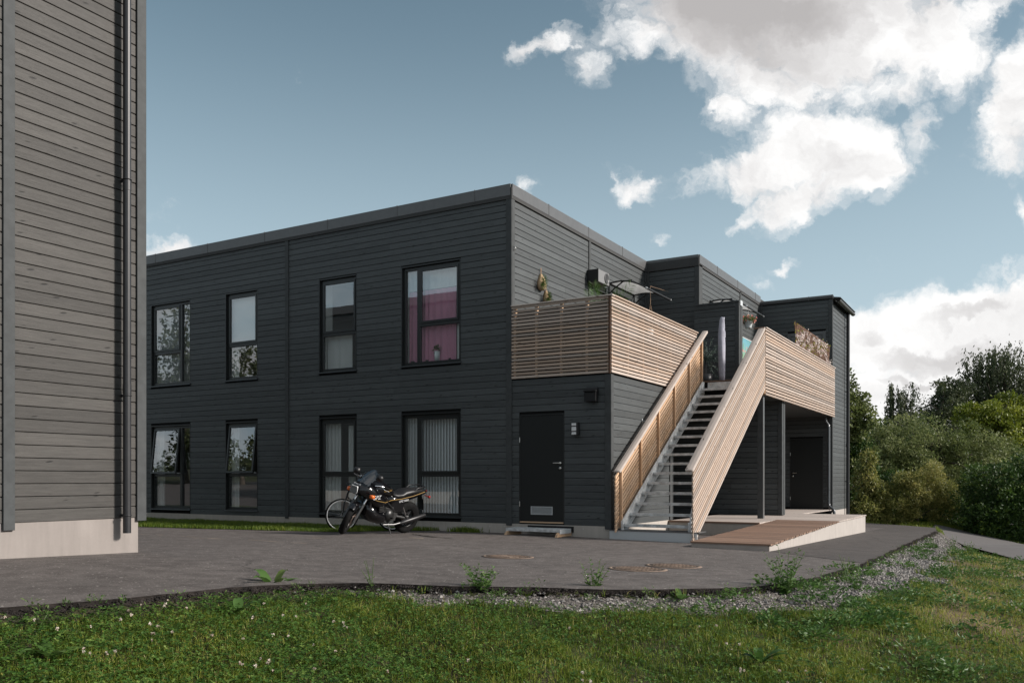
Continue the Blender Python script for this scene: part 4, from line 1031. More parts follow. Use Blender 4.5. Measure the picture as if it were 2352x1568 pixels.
pipe_thing('downpipe', 'black downpipe at the far end of the dark building, next to the trees', 'downpipe', (3.80, 15.72, -0.3),
           [(3.83, 15.72, 6.66), (3.82, 15.72, 6.5), (3.81, 15.72, -0.24)], 0.055, 'pipe', [(3.81, 15.72, 6.15), (3.81, 15.72, 4.0), (3.81, 15.72, 1.0)], joints=[(3.81, 15.72, 2.2)])
gt = emp('roof_gutter', 'grey half-round gutter under the eave at the far right end of the building', 'gutter', (3.86, 14.8, 6.6))
gpts = []
for t in (0, 1):
    gpts.append([(3.90 + 0.075 * math.cos(a), 13.42 + t * 2.80, 6.70 - 0.04 + 0.075 * math.sin(a)) for a in np.linspace(math.pi, 2 * math.pi, 9)])
MB().loft(gpts, close=False).obj('trough', M['fascia'], gt, True)
MB().prism([(3.72, 6.69), (3.97, 6.715), (3.97, 6.73), (3.72, 6.765)], 'y', 13.43, 16.25).obj('eave_board', M['trim'], gt, True)

# ------------------------------------------------------------------ neighbouring building, end wall close on the left
NB = emp('neighbour_building', 'grey-brown board-clad end wall of the close building filling the left side', 'building', (-7.0, -12.0, 0.4))
NX = 0.14; NT = 7.25
clad((1, 0), NX, -10.06, -8.65, 0.655, 6.95, [], 'paint2', reg='near'); clad((1, 0), NX, -16.0, -10.16, 0.655, 6.95, [], 'paint2', reg='near', weight=0.5)
place_boards('near', NB, 290)
nb = MB(); nb.box(-14.3, NX - 0.019, -16.2, -8.66, 0.6, NT - 0.1); nb.obj('wall', M['backing'], NB, True)
# side facing the gap: boards seen only in window glass
ns = MB(); z = 0.655
while z < 6.95: ns.box(-14.3, NX - 0.02, -8.66, -8.641, z, z + 0.124); z += 0.131
for x in (-3.2, -6.8, -10.9):
    ns.box(x, x + 1.2, -8.655, -8.632, 3.9, 6.0)
o = ns.obj('gable_cladding', M['paint'], NB, True); uvbox(o, axis=0); tag(o, kind='stuff')
MB().rbox(NX + 0.001, NX + 0.024, -8.665, -8.545, 0.615, 6.98, .003).obj('corner_trim', M['trim'], NB, True)
MB().rbox(NX - 0.10, NX + 0.001, -8.635, -8.612, 0.615, 6.98, .003).obj('corner_trim', M['trim'], NB, True)
MB().rbox(NX - 0.018, NX + 0.022, -10.17, -10.055, 0.58, 6.98, .003).obj('seam_trim', M['trim'], NB, True)
def nplinth(y0, y1): ppanel([(NX - 0.01, y0, 0.1), (NX - 0.01, y1, 0.1), (NX - 0.01, y1, 0.66), (NX - 0.01, y0, 0.66)], 'plinth_panel', 'plinth3', NB, (-0.012, 0, 0))
nplinth(-11.0, -8.632); nplinth(-13.4, -11.004); nplinth(-15.8, -13.404)
ppanel([(NX - 0.012, -8.630, 0.1), (-14.3, -8.630, 0.1), (-14.3, -8.630, 0.66), (NX - 0.012, -8.630, 0.66)], 'plinth_panel', 'plinth', NB, (0, -0.012, 0))
screw_row((1, 0), NX - 0.01, (-9.60, -9.12, -8.70), 0.575, NB, 0.0085)
MB().box(-14.5, NX + 0.06, -16.4, -8.58, 6.98, NT).obj('roof_flashing', M['fascia'], NB, True)
PYY = -8.855
dp = pipe_thing('downpipe', 'dark grey downpipe standing off the near grey-brown wall at its corner', 'downpipe', (NX + 0.1, -8.80, 0.5),
           [(NX + 0.105, PYY, 6.9), (NX + 0.105, PYY, 0.49)], 0.043, 'pipe', [(NX + 0.105, PYY, 2.02), (NX + 0.105, PYY, 0.685), (NX + 0.105, PYY, 4.42)], joints=[(NX + 0.105, PYY, 2.09), (NX + 0.105, PYY, 4.35)])
# ------------------------------------------------------------------ leaves
def basis(n):
    """random frames: returns two perpendicular unit vectors for every row of normals n"""
    a = np.where(np.abs(n[:, 2:3]) < 0.9, np.array([[0, 0, 1.0]]), np.array([[1.0, 0, 0]])); u = np.cross(n, a); u /= np.linalg.norm(u, axis=1, keepdims=True) + 1e-9
    return u, np.cross(n, u)
def rnd_dirs(n, up=0.0):
    d = rng.normal(size=(n, 3)); d[:, 2] += up; return d / (np.linalg.norm(d, axis=1, keepdims=True) + 1e-9)
def leaf_arrays(pos, L, W, tint, direc=None, up=0.4):
    """pointed leaves of four corners, slightly folded along the middle"""
    n = len(pos); d = rnd_dirs(n) if direc is None else direc / (np.linalg.norm(direc, axis=1, keepdims=True) + 1e-9)
    nn = rnd_dirs(n, up); s = np.cross(d, nn); s /= np.linalg.norm(s, axis=1, keepdims=True) + 1e-9; up_ = np.cross(s, d)
    L = np.broadcast_to(L, (n,))[:, None]; W = np.broadcast_to(W, (n,))[:, None]
    v = np.stack([pos, pos + d * L * 0.5 + s * W * 0.5 + up_ * W * .15, pos + d * L, pos + d * L * 0.5 - s * W * 0.5 + up_ * W * .15], 1).reshape(-1, 3)
    loops = np.arange(n * 4); starts = np.arange(n) * 4; return v, loops, starts, np.repeat(tint, 4)
def leaves_obj(name, pos, L, W, tint, mat, parent=None, world=True, direc=None, up=0.4, stuff=False):
    v, l, s, t = leaf_arrays(pos, L, W, tint, direc, up)
    o = link(bpy.data.objects.new(name, fast_mesh(name, v, l, s, mat, {'tint': np.clip(t, 0, 1)})), parent, world)
    if stuff: o['kind'] = 'stuff'
    return o
def shell_points(blobs, n, hollow=0.55):
    """points through a crown made of ellipsoids, denser near their skins"""
    w = np.array([b[3] * b[4] + b[3] * b[5] + b[4] * b[5] for b in blobs]); k = rng.choice(len(blobs), n, p=w / w.sum()); B = np.array(blobs)[k]
    d = rnd_dirs(n); r = hollow + (1 - hollow) * rng.random(n) ** 0.6; r *= 1 + 0.10 * rng.normal(size=n)
    return B[:, :3] + d * r[:, None] * B[:, 3:6], d, k
def clump_field(p, sc, seed=0):
    r = np.random.default_rng(seed); out = np.zeros(len(p))
    for i in range(5):
        k = r.normal(size=3) * sc * (1.6 ** i) * 0.7; out += np.sin(p @ k + r.random() * 6.28) / (1.35 ** i)
    return out / 2.4
def tree(name, label, cat, base, blobs, n, L, W, mat, seed, hollow=0.55, droop=0.0, group=None, limbs=9, r0=0.12, tone=0.45, gap=-0.25, sub=14, subr=0.34):
    """tapered trunk, limbs reaching into the crown, and a crown of leaf clumps with gaps"""
    r = random.Random(seed); o = emp(name, label, cat, base, group)
    t = MB(); b = Vector(base); zt = max(q[2] + q[5] * 0.5 for q in blobs); cx = sum(q[0] for q in blobs) / len(blobs); cyy = sum(q[1] for q in blobs) / len(blobs)
    top = Vector((cx, cyy, zt)); pts = [b.lerp(top, i / 6) + Vector((r.uniform(-1, 1), r.uniform(-1, 1), 0)) * 0.05 * (zt - b.z) * (i > 0) * 0.6 for i in range(7)]
    t.tube(pts, [r0 * (1 - 0.13 * i) for i in range(7)], 7); t.obj('trunk', M['bark'], o, True)
    l_ = MB()
    for i in range(limbs):
        q = blobs[i % len(blobs)]; k = r.randint(1, 5); a = pts[k]; e = Vector(q[:3]) + Vector((r.uniform(-.7, .7) * q[3], r.uniform(-.7, .7) * q[4], r.uniform(-.2, .8) * q[5])); m_ = a.lerp(e, 0.5) + Vector((0, 0, r.uniform(-.05, .15) * (e - a).length))
        l_.tube([a, m_, e], [r0 * 0.45, r0 * 0.25, r0 * 0.06], 5)
    lo = l_.obj('limbs', M['bark'], o, True); lo['kind'] = 'stuff'
    # clumps sit on the skin of the big ellipsoids
    cl = []
    for q in blobs:
        for i in range(sub):
            d = Vector((r.gauss(0, 1), r.gauss(0, 1), r.gauss(0.25, 1))).normalized(); rr = r.uniform(0.62, 0.98); s_ = subr * r.uniform(0.6, 1.35)
            cl.append((q[0] + d.x * q[3] * rr, q[1] + d.y * q[4] * rr, q[2] + d.z * q[5] * rr, q[3] * s_, q[4] * s_, q[5] * s_ * 0.8))
        cl.append((*q[:3], q[3] * .7, q[4] * .7, q[5] * .7))
    p, d, k = shell_points(cl, n, hollow)
    f = clump_field(p, 1.6 / max(0.5, subr * 3), seed); keep = f > gap + rng.normal(size=n) * 0.12; p, d, k, f = p[keep], d[keep], k[keep], f[keep]
    keep = p[:, 2] > b.z + 0.05; p, d, k, f = p[keep], d[keep], k[keep], f[keep]
    kt = np.random.default_rng(seed).random(len(cl))[k]
    tint = tone + (kt - 0.5) * 0.35 + rng.normal(size=len(p)) * 0.17 + f * 0.08
    if droop > 0:
        dl = rng.random(len(p)) ** 1.5 * droop; st = rng.integers(0, max(8, n // 60), len(p)); ang = np.random.default_rng(seed + 1).random((st.max() + 1, 2)) * 2 - 1
        p = p + ang[st] @ np.array([[0.12, 0, 0], [0, 0.12, 0]]) if False else p
        # hanging strands: snap sideways to strand centres, slide down
        g_ = 0.34; ix, iy = np.round(p[:, 0] / g_), np.round(p[:, 1] / g_); hs_ = np.sin(ix * 12.9898 + iy * 78.233) * 43758.5453; hs_ -= np.floor(hs_); h2_ = np.sin(ix * 39.3 + iy * 11.7) * 23421.6; h2_ -= np.floor(h2_)
        p[:, 0] = (ix + hs_ * .9) * g_ + rng.normal(size=len(p)) * 0.06 + np.sin(p[:, 2] * 1.3 + ix) * 0.09; p[:, 1] = (iy + h2_ * .9) * g_ + rng.normal(size=len(p)) * 0.06; p[:, 2] -= hs_ * .5
        p[:, 2] -= dl; direc = rnd_dirs(len(p)) * 0.6 + np.array([0, 0, -1.0])
    else: direc = rnd_dirs(len(p)) + d * 0.6
    s_ = rng.uniform(0.7, 1.3, len(p)); leaves_obj('crown', p, L * s_, W * s_, tint, M[mat], o, True, direc, 0.5)
    return o
FV = Vector((-0.50609, 0.86248)); RV = Vector((0.86248, 0.50609))
def vp(a, b): p = Vector((CAM.x, CAM.y)) + RV * a + FV * b; return p.x, p.y
def eb(a, b, z, ra, rb, rz_): x, y = vp(a, b); return (x, y, z, ra, rb, rz_)
def tb(a, b, z=-0.92): return (*vp(a, b), z)
tree('birch_tree', 'tall loose-leaved tree rising right behind the end of the dark building', 'tree', tb(12.3, 33), [eb(12.5, 33, 3.5, 1.1, 1.2, 1.7), eb(12.8, 33, 2.2, 1.0, 1.2, 1.4), eb(12.45, 33, 5.0, .65, .7, 1.1)], 18000, 0.13, 0.085, 'tree_grey', 11, gap=-.15, tone=.40, sub=16, subr=.30)
tree('weeping_birch', 'small round-topped weeping birch standing alone against the cloud', 'tree', tb(21.9, 49), [eb(21.9, 49, 5.2, .95, 1.0, 1.7), eb(21.9, 49, 3.4, 1.5, 1.5, 1.8)], 21000, 0.15, 0.06, 'tree_dark', 12, droop=1.2, gap=-.5)
tree('willow_tree', 'broad grey-green willow filling the middle of the tree line', 'tree', tb(18.6, 37), [eb(15.6, 37, 1.9, 1.5, 1.8, 1.5), eb(17.3, 37.5, 2.3, 1.8, 2.0, 1.75), eb(19.0, 37, 1.7, 1.6, 1.8, 1.6), eb(20.4, 36.6, 1.3, 1.2, 1.6, 1.6), eb(16.6, 36, 1.0, 1.6, 1.4, 1.5), eb(18.8, 35.6, .8, 1.5, 1.3, 1.2)], 46000, 0.12, 0.05, 'tree_grey', 13, hollow=.5, gap=-.4, limbs=14, tone=.58, subr=.30, sub=22)
tree('weeping_birch', 'tallest dark weeping birch at the right edge', 'tree', tb(30.5, 55), [eb(31.2, 55, 6.9, 2.9, 3, 3.3), eb(29.6, 54, 5.2, 2.4, 2.4, 2.6), eb(28.6, 54, 4.0, 1.8, 2.2, 2.4), eb(34.0, 55, 6.4, 2.6, 2.6, 3.6), eb(31, 53, 3.4, 3, 2.4, 2.4)], 60000, 0.19, 0.075, 'tree_dark', 14, droop=1.8, gap=-.5, r0=.3, tone=.42)
tree('alder_tree', 'dark spreading tree between the small weeping birch and the tall one', 'tree', tb(25.8, 52), [eb(25.4, 52, 5.2, 1.4, 1.5, 1.6), eb(26.9, 53, 5.4, 1.5, 1.6, 1.8), eb(24.2, 52, 4.4, 1.0, 1.2, 1.3), eb(26.5, 51, 3.3, 2.2, 1.6, 1.8)], 24000, 0.19, 0.085, 'tree_dark', 15, gap=-.15, r0=.22, tone=.45)
tree('maple_tree', 'yellow-green layered tree below the tall birch on the right', 'tree', tb(24.0, 43), [eb(22.8, 42, 3.9, 1.2, 1.5, 1.1), eb(24.3, 43, 4.1, 1.5, 1.5, 1.2), eb(23.6, 42, 2.6, 1.6, 1.5, 1.2), eb(25.6, 43, 3.0, 1.6, 1.6, 1.8)], 26000, 0.15, 0.09, 'tree_yellow', 16, gap=-.1, tone=.5, subr=.32, sub=18)
tree('sapling', 'pale young tree with upright twigs beside the far black downpipe', 'tree', tb(12.4, 30), [eb(12.1, 30, .8, .55, .6, .95), eb(12.7, 30, .5, .5, .6, .8), eb(12.3, 30, 1.5, .28, .3, .6), eb(11.8, 30, -.1, .8, .6, .7)], 8500, 0.10, 0.045, 'tree_gold', 17, gap=-.15, r0=.05, tone=.45)
tree('golden_bush', 'rounded bush with golden yellow tips in front of the willow', 'bush', tb(14.0, 30, -.9), [eb(14.3, 30, .65, .75, .8, .95), eb(13.6, 30, .5, .75, .8, .85), eb(14.8, 30, .1, .55, .7, .85), eb(13.2, 29.8, -.1, .8, .6, .6)], 22000, 0.085, 0.03, 'tree_gold', 18, hollow=.5, gap=-.7, r0=.05, tone=.5, sub=18)
tree('dark_bush', 'large deep green bush at the right edge, its top leaves yellow-green', 'bush', tb(16.3, 28, -.9), [eb(15.4, 28, .6, 1.0, 1.0, 1.1), eb(16.9, 28.3, .9, 1.2, 1.1, 1.1), eb(18.3, 28, .8, 1.1, 1.1, 1.2), eb(16.4, 27.6, -.1, 1.9, .9, .9), eb(15.0, 28, -.2, .8, .8, .8)], 40000, 0.10, 0.042, 'tree_green', 19, hollow=.5, gap=-.75, r0=.07, tone=.40, sub=20)
tree('dark_bush', 'shadowy shrub under the willow, left of the golden bush', 'bush', tb(13.2, 34, -.9), [eb(12.9, 34, .9, 1.3, 1.2, 1.5), eb(14.9, 35, .3, 1.4, 1.2, 1.1), eb(13.5, 34, 2.1, 1.0, 1.1, 1.0)], 26000, 0.12, 0.055, 'tree_green', 20, gap=-.55, r0=.07, tone=.38)
# trees on the far side of the yard, seen as reflections in the window glass
tree('birch_tree', 'tree behind the viewpoint, mirrored in the upper windows', 'tree', (-34, -24, 0), [(-34, -24, 5.0, 2.8, 2.6, 3.0), (-33, -24, 7.2, 1.7, 1.6, 2.0), (-37, -25, 4, 2.6, 2.4, 3)], 12000, 0.24, 0.15, 'tree_dark', 31, gap=-.3, r0=.2)
tree('birch_tree', 'further tree behind the viewpoint, mirrored in the farthest windows', 'tree', (-43, -27, 0), [(-43, -27, 7, 3.4, 3, 5.0), (-41.6, -26.5, 11, 2.2, 2.1, 3), (-47, -28, 5, 3.4, 3, 4)], 12000, 0.28, 0.17, 'tree_dark', 32, gap=-.3, r0=.25)
tree('birch_tree', 'lower tree behind the viewpoint, mirrored in the ground-floor windows', 'tree', (-27, -24, 0), [(-27, -24, 3.2, 2.6, 2.2, 2.4), (-30, -25, 3.6, 2.2, 2.2, 2.6), (-24, -25, 2.6, 2.2, 2, 2)], 10000, 0.24, 0.15, 'tree_green', 33, gap=-.4, r0=.2)
# undergrowth and far wood
def band(name, n, a0, a1, b0, b1, zfun, L, W, mat, seed, label, tone=.4):
    r = np.random.default_rng(seed); a = r.uniform(a0, a1, n); b = r.uniform(b0, b1, n); x = CAM.x + RV.x * a + FV.x * b; y = CAM.y + RV.y * a + FV.y * b
    z0, z1 = zfun(a, b); z = z0 + (z1 - z0) * r.random(n) ** 0.8; p = np.stack([x, y, z], 1)
    p[:, 2] += zfar(x) + 0.92
    f = clump_field(p * np.array([1, 1, .6]), 1.3, seed); keep = (f > -.5) & (y > road_line(x) + .25 + .2 * np.sin(x * 3)); p = p[keep]
    o = leaves_obj(name, p, L * r.uniform(.6, 1.4, len(p)), W, tone + f[keep] * .2 + r.normal(size=len(p)) * .18, M[mat], None, True, rnd_dirs(len(p), .3), .6); tag(o, label, 'undergrowth', kind='stuff'); return o
band('undergrowth', 44000, 10.5, 18.5, 25.8, 31.0, lambda a, b: (-0.95 + 0 * a, -0.62 + .35 * (b - 26.5) / 3.5 + 0.28 * np.sin(a * 2.1) + .22 * np.sin(a * 5.3 + b) + .16 * np.sin(a * 11.7)), 0.10, 0.05, 'tree_green', 41, 'low dark weeds along the foot of the trees')
band('undergrowth', 16000, 10.0, 18.5, 25.6, 30.0, lambda a, b: (-0.95 + 0 * a, -0.84 + 0.10 * np.sin(a * 4.3) + .08 * np.sin(a * 9.1)), 0.08, 0.03, 'weed', 42, 'lighter weeds at the road edge below the trees')
band('far_wood', 60000, 14, 46, 56, 64, lambda a, b: (-0.9 + 0 * a, 3.4 + 0.9 * np.sin(a * .8) + .5 * np.sin(a * 2.1)), 0.30, 0.20, 'tree_green', 43, 'dark wood closing the view behind the trees')
band('far_wood', 42000, 11, 26, 38.5, 41, lambda a, b: (-0.9 + 0 * a, 2.0 + 0.6 * np.sin(a * 1.1) + .4 * np.sin(a * 3.1)), 0.18, 0.11, 'tree_green', 44, 'dense shrubs filling the gaps behind the willow')
# white umbels and seed stalks standing in the undergrowth
p = np.stack([rng.uniform(11.5, 17.6, 90), rng.uniform(26.0, 30.0, 90)], 1); X = CAM.x + RV.x * p[:, 0] + FV.x * p[:, 1]; Y = CAM.y + RV.y * p[:, 0] + FV.y * p[:, 1]
k_ = Y > road_line(X) + .4; X, Y = X[k_], Y[k_]; Z = zfar(X) + .25 + rng.random(len(X)) * .4; P3 = np.repeat(np.stack([X, Y, Z], 1), 9, 0) + rng.normal(size=(len(X) * 9, 3)) * np.array([.03, .03, .012])
tag(leaves_obj('weed_blossom', P3, .028, .024, rng.random(len(X) * 9), M['whitepetal']), 'small white blossoms dotted through the dark weeds', 'blossom', kind='stuff')

# ------------------------------------------------------------------ grass, clover, gravel
def in_poly(x, y, P):
    c = np.zeros(x.shape, bool); n = len(P); j = n - 1
    for i in range(n):
        xi, yi = P[i]; xj, yj = P[j]
        with np.errstate(divide='ignore', invalid='ignore'): k = ((yi > y) != (yj > y)) & (x < (xj - xi) * (y - yi) / (yj - yi + 1e-12) + xi)
        c ^= k; j = i
    return c
def scatter_view(n, b0, b1, am=0.78, pw=1.0):
    """points on the lawn in front of the viewpoint, thinning out with distance"""
    u = rng.random(n); b = (b0 ** (2 - pw) + u * (b1 ** (2 - pw) - b0 ** (2 - pw))) ** (1 / (2 - pw)) if pw != 2 else b0 * (b1 / b0) ** u
    a = rng.uniform(-am, am, n) * b; return CAM.x + RV.x * a + FV.x * b, CAM.y + RV.y * a + FV.y * b, b
def blades(name, x, y, z, h, w, tint, mat, lean=0.45, parent=None):
    n = len(x); th = rng.uniform(0, 2 * np.pi, n); ln = np.abs(rng.normal(size=n)) * lean * h; la = rng.uniform(0, 2 * np.pi, n)
    s = np.stack([np.cos(th), np.sin(th), 0 * th], 1) * (w / 2)[:, None]; b = np.stack([x, y, z], 1); l = np.stack([np.cos(la) * ln, np.sin(la) * ln, 0 * la], 1); up = np.stack([0 * h, 0 * h, h], 1)
    m_ = b + l * 0.30 + up * 0.62; tp = b + l + up * (1 - 0.12 * (ln / h)[:, None])
    v = np.stack([b - s, b + s, m_ + s * 0.7, m_ - s * 0.7, tp], 1).reshape(-1, 3); k = np.arange(n)[:, None] * 5
    loops = np.concatenate([k + np.array([[0, 1, 2, 3]]), k + np.array([[3, 2, 4]])], 1).ravel(); starts = (np.arange(n)[:, None] * 7 + np.array([[0, 4]])).ravel()
    return link(bpy.data.objects.new(name, fast_mesh(name, v, loops, starts, mat, {'tint': np.repeat(np.clip(tint, 0, 1), 5)})), parent)
def lawn():
    xs, ys, bs = [], [], []
    for n, b0, b1, pw in ((330000, 3.6, 10.5, .8), (120000, 10.5, 31, .8)):
        x, y, b = scatter_view(n, b0, b1, 0.74 if b0 < 5 else 0.62, pw); xs.append(x); ys.append(y); bs.append(b)
    x, y, b = map(np.concatenate, (xs, ys, bs)); d, px, py = edge_dist(x, y); gw = gravel_w(x, y); dw = dry_w(x, y)
    rr = rng.random(len(x)); tuft = clump_field(np.stack([x, y, 0 * x], 1), 3.0, 5); t2 = clump_field(np.stack([x, y, 0 * x], 1), 9.0, 6)
    keep = ((y < road_line(x) - 0.2) | (y > road_line(x))) & ~in_poly(x, y, RP) & (d > 0.05) & (rr > gw * 1.05) & (rr > np.clip(dw, 0, 1) * 0.90) & (rr < 0.75 + 0.35 * t2)
    keep &= ~((d < 0.22 + 0.08 * t2) & (px < 4.2) & (py < -9.3) & (rr < .93))
    x, y, b, tuft, t2, dw, d = x[keep], y[keep], b[keep], tuft[keep], t2[keep], dw[keep], d[keep]
    z = ground_z(x, y) - 0.004; n = len(x)
    h = (0.040 + 0.020 * tuft + 0.018 * t2 + rng.random(n) * 0.032) * (1 + 0.3 * (b > 10.5)); h = np.clip(h, 0.018, .14); tall = rng.random(n) < 0.02; h[tall] *= 1.6
    tint = 0.44 + 0.20 * tuft - 0.10 * t2 + rng.normal(size=n) * 0.17 + np.clip(dw, 0, 1) * .25; dead = rng.random(n) < 0.05; tint[dead] = 0.95
    w = np.where(b < 7, 0.0050, np.where(b < 10.5, 0.0062, 0.010)) * rng.uniform(.7, 1.3, n)
    o = blades('grass', x, y, z, h, w, tint, M['grass'], 0.75); tag(o, 'green lawn grass on the bank in front of the asphalt', 'grass', kind='stuff')
    # clover leaves carpet: three leaflets each
    x, y, b = scatter_view(105000, 3.8, 13, 0.74, .9); d, px, py = edge_dist(x, y); pat = clump_field(np.stack([x, y, 0 * x], 1), 2.2, 9)
    keep = (d > 0.16) & (gravel_w(x, y) < .3) & (rng.random(len(x)) < 0.30 + 0.55 * (pat > -0.1) + 0.3 * (px < 4.5)) & (rng.random(len(x)) > np.clip(dry_w(x, y), 0, 1)); x, y, b = x[keep], y[keep], b[keep]; n = len(x)
    z = ground_z(x, y) + rng.uniform(0.03, 0.085, n); c = np.repeat(np.stack([x, y, z], 1), 3, 0); th = np.repeat(rng.uniform(0, 6.28, n), 3) + np.tile([0, 2.09, 4.19], n)
    tilt = np.repeat(rng.normal(size=(n, 2)) * .35, 3, 0); dr = np.stack([np.cos(th), np.sin(th), tilt[:, 0] * np.cos(th) + tilt[:, 1] * np.sin(th) + .1], 1)
    sz = np.repeat(rng.uniform(0.7, 1.25, n), 3); v, l, s, t = leaf_arrays(c, 0.019 * sz, 0.018 * sz, np.repeat(0.5 + rng.normal(size=n) * .22, 3), dr, 6.0)
    o = link(bpy.data.objects.new('clover', fast_mesh('clover', v, l, s, M['clover'], {'tint': np.clip(t, 0, 1)}))); tag(o, 'clover leaves growing through the lawn', 'clover', kind='stuff')
    # clover flower heads in drifts
    x, y, b = scatter_view(9000, 4.2, 15, 0.72, 1.0); d, px, py = edge_dist(x, y); pat = clump_field(np.stack([x, y, 0 * x], 1), 1.5, 21); pat2 = clump_field(np.stack([x, y, 0 * x], 1), 5.0, 22)
    keep = (d > 0.25) & (gravel_w(x, y) < .5) & (pat + .5 * pat2 > 0.56 - 0.32 * (px < 4.3)) & (rng.random(len(x)) < .55); x, y = x[keep], y[keep]; n = len(x); z = ground_z(x, y) + rng.uniform(.07, .12, n)
    hd_ = np.stack([x, y, z], 1); rep = 16; d3 = rnd_dirs(n * rep, 0.5); P_ = np.repeat(hd_, rep, 0); sz = np.repeat(rng.uniform(.7, 1.15, n), rep)
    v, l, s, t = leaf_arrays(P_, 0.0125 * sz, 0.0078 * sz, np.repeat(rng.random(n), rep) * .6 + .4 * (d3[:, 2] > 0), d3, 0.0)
    o = link(bpy.data.objects.new('clover_blossom', fast_mesh('clover_blossom', v, l, s, M['flower'], {'tint': np.clip(t, 0, 1)}))); tag(o, 'white and pinkish clover heads scattered over the lawn', 'clover flower', kind='stuff')
    print('flowers', n)
lawn()
# grass strip beside the shaded facade
STRIP = [(-20, 0.005), (-1.75, 0.005), (-1.8, -.45), (-2.25, -1.2), (-2.4, -2.45), (-4.5, -3.05), (-6.7, -3.6), (-12, -4.6), (-20, -5.6)]
SD = densify(STRIP[1:], 0.25, 0.03, 5); SD = [STRIP[0]] + SD
sheet('grass_verge', SD, simple('verge soil', (0.030, 0.045, 0.014), 0.95, 0, .1, .6, 20, .4), 0.006, 0.6)
x = rng.uniform(-15, -1.5, 90000); y = rng.uniform(-5.2, -0.01, 90000); k = in_poly(x, y, SD); x, y = x[k], y[k]; n = len(x)
tf = clump_field(np.stack([x, y, 0 * x], 1), 3.5, 15)
o = blades('verge_grass', x, y, g0v(x, y), 0.05 + .02 * tf + rng.random(n) * .05, np.full(n, .009), 0.35 + .12 * tf + rng.normal(size=n) * .15, M['grass'], .6); tag(o, 'strip of lawn between the asphalt and the dark facade', 'grass', kind='stuff')
# rough grass at the back edge of the yard
x = rng.uniform(2.5, 7.2, 26000); y = rng.uniform(13.0, 20, 26000); inside = in_poly(x, y, YARD) | in_poly(x, y, RP); x, y = x[~inside], y[~inside]; n = len(x)
o = blades('verge_grass', x, y, ground_z(x, y), 0.06 + rng.random(n) * .10, np.full(n, .016), 0.55 + rng.normal(size=n) * .2, M['grass'], .6); tag(o, 'rough grass at the back edge of the yard by the trees', 'grass', kind='stuff')
# broken stone beside the asphalt
def stones():
    N = 26000; t = rng.random(N); SI = np.array([q for q in range(len(EDGE) - 1) if EDGE[q][1] > -13 and EDGE[q][1] < 11]); SL = np.array([math.dist(EDGE[q], EDGE[q + 1]) for q in SI]); SW = SL * np.where(EA[SI][:, 1] > 1, .45, 1.0); i = rng.choice(SI, N, p=SW / SW.sum()); a, b2 = EA[i], EA[i + 1]; c = a + (b2 - a) * t[:, None]
    seg = np.linalg.norm(b2 - a, axis=1); u = (b2 - a) / seg[:, None]; nrm = np.stack([u[:, 1], -u[:, 0]], 1); off = rng.random(N) * 1.4; p = c + nrm * off[:, None]
    w = gravel_w(p[:, 0], p[:, 1]); k = (rng.random(N) < w); p = p[k]; n = len(p)
    s = rng.uniform(.006, .019, n) * np.where(p[:, 1] > -4, 1.35, 1); z = ground_z(p[:, 0], p[:, 1]) + s * .3
    oct_ = np.array([[1, 0, 0], [0, 1, 0], [-1, 0, 0], [0, -1, 0], [0, 0, .8], [0, 0, -.8]]); V_ = oct_[None] * s[:, None, None] * (1 + rng.normal(size=(n, 6, 1)) * .25)
    th = rng.uniform(0, 6.28, n); ca, sa = np.cos(th)[:, None], np.sin(th)[:, None]; X_ = V_[..., 0] * ca * 1.3 - V_[..., 1] * sa; Y_ = V_[..., 0] * sa * 1.3 + V_[..., 1] * ca
    v = np.stack([X_ + p[:, :1], Y_ + p[:, 1:], V_[..., 2] + z[:, None]], -1).reshape(-1, 3); F = np.array([[0, 1, 4], [1, 2, 4], [2, 3, 4], [3, 0, 4], [1, 0, 5], [2, 1, 5], [3, 2, 5], [0, 3, 5]])
    loops = (np.arange(n)[:, None, None] * 6 + F[None]).ravel(); g = G('crushed stone'); tt = g.attr('tint'); g.set(col=g.ramp(tt, [(0, (.08, .072, .066)), (.6, (.20, .184, .172)), (1, (.35, .325, .30))]), rough=.9)
    o = link(bpy.data.objects.new('gravel', fast_mesh('gravel', v, loops, np.arange(n * 8) * 3, g.m, {'tint': np.repeat(rng.random(n), 6)}))); tag(o, 'pale crushed stone along the broken asphalt edge', 'gravel', kind='stuff'); print('stones', n)
    # dark crumbs of asphalt along the very edge
    N = 14000; i = rng.choice(SI, N, p=SW / SW.sum()); t = rng.random(N); a, b2 = EA[i], EA[i + 1]; c = a + (b2 - a) * t[:, None]; seg = np.linalg.norm(b2 - a, axis=1); u = (b2 - a) / seg[:, None]; nrm = np.stack([u[:, 1], -u[:, 0]], 1)
    wl = np.where(a[:, 1] < -9.3, .20, .06); p = c + nrm * (np.abs(rng.normal(size=N)) * wl * .6 + .0)[:, None]; p = p + 0; n = len(p); s = rng.uniform(.003, .010, n)
    z = ground_z(p[:, 0], p[:, 1]) + s * .4 + rng.random(n) * .022; V_ = oct_[None] * s[:, None, None] * (1 + rng.normal(size=(n, 6, 1)) * .35); v = np.stack([V_[..., 0] + p[:, :1], V_[..., 1] + p[:, 1:], V_[..., 2] + z[:, None]], -1).reshape(-1, 3)
    loops = (np.arange(n)[:, None, None] * 6 + F[None]).ravel()
    o = link(bpy.data.objects.new('asphalt_crumbs', fast_mesh('asphalt_crumbs', v, loops, np.arange(n * 8) * 3, simple('asphalt crumbs', (.028, .022, .019), .95, var=.5)))); tag(o, 'dark crumbled asphalt along the yard edge', 'rubble', kind='stuff')
stones()

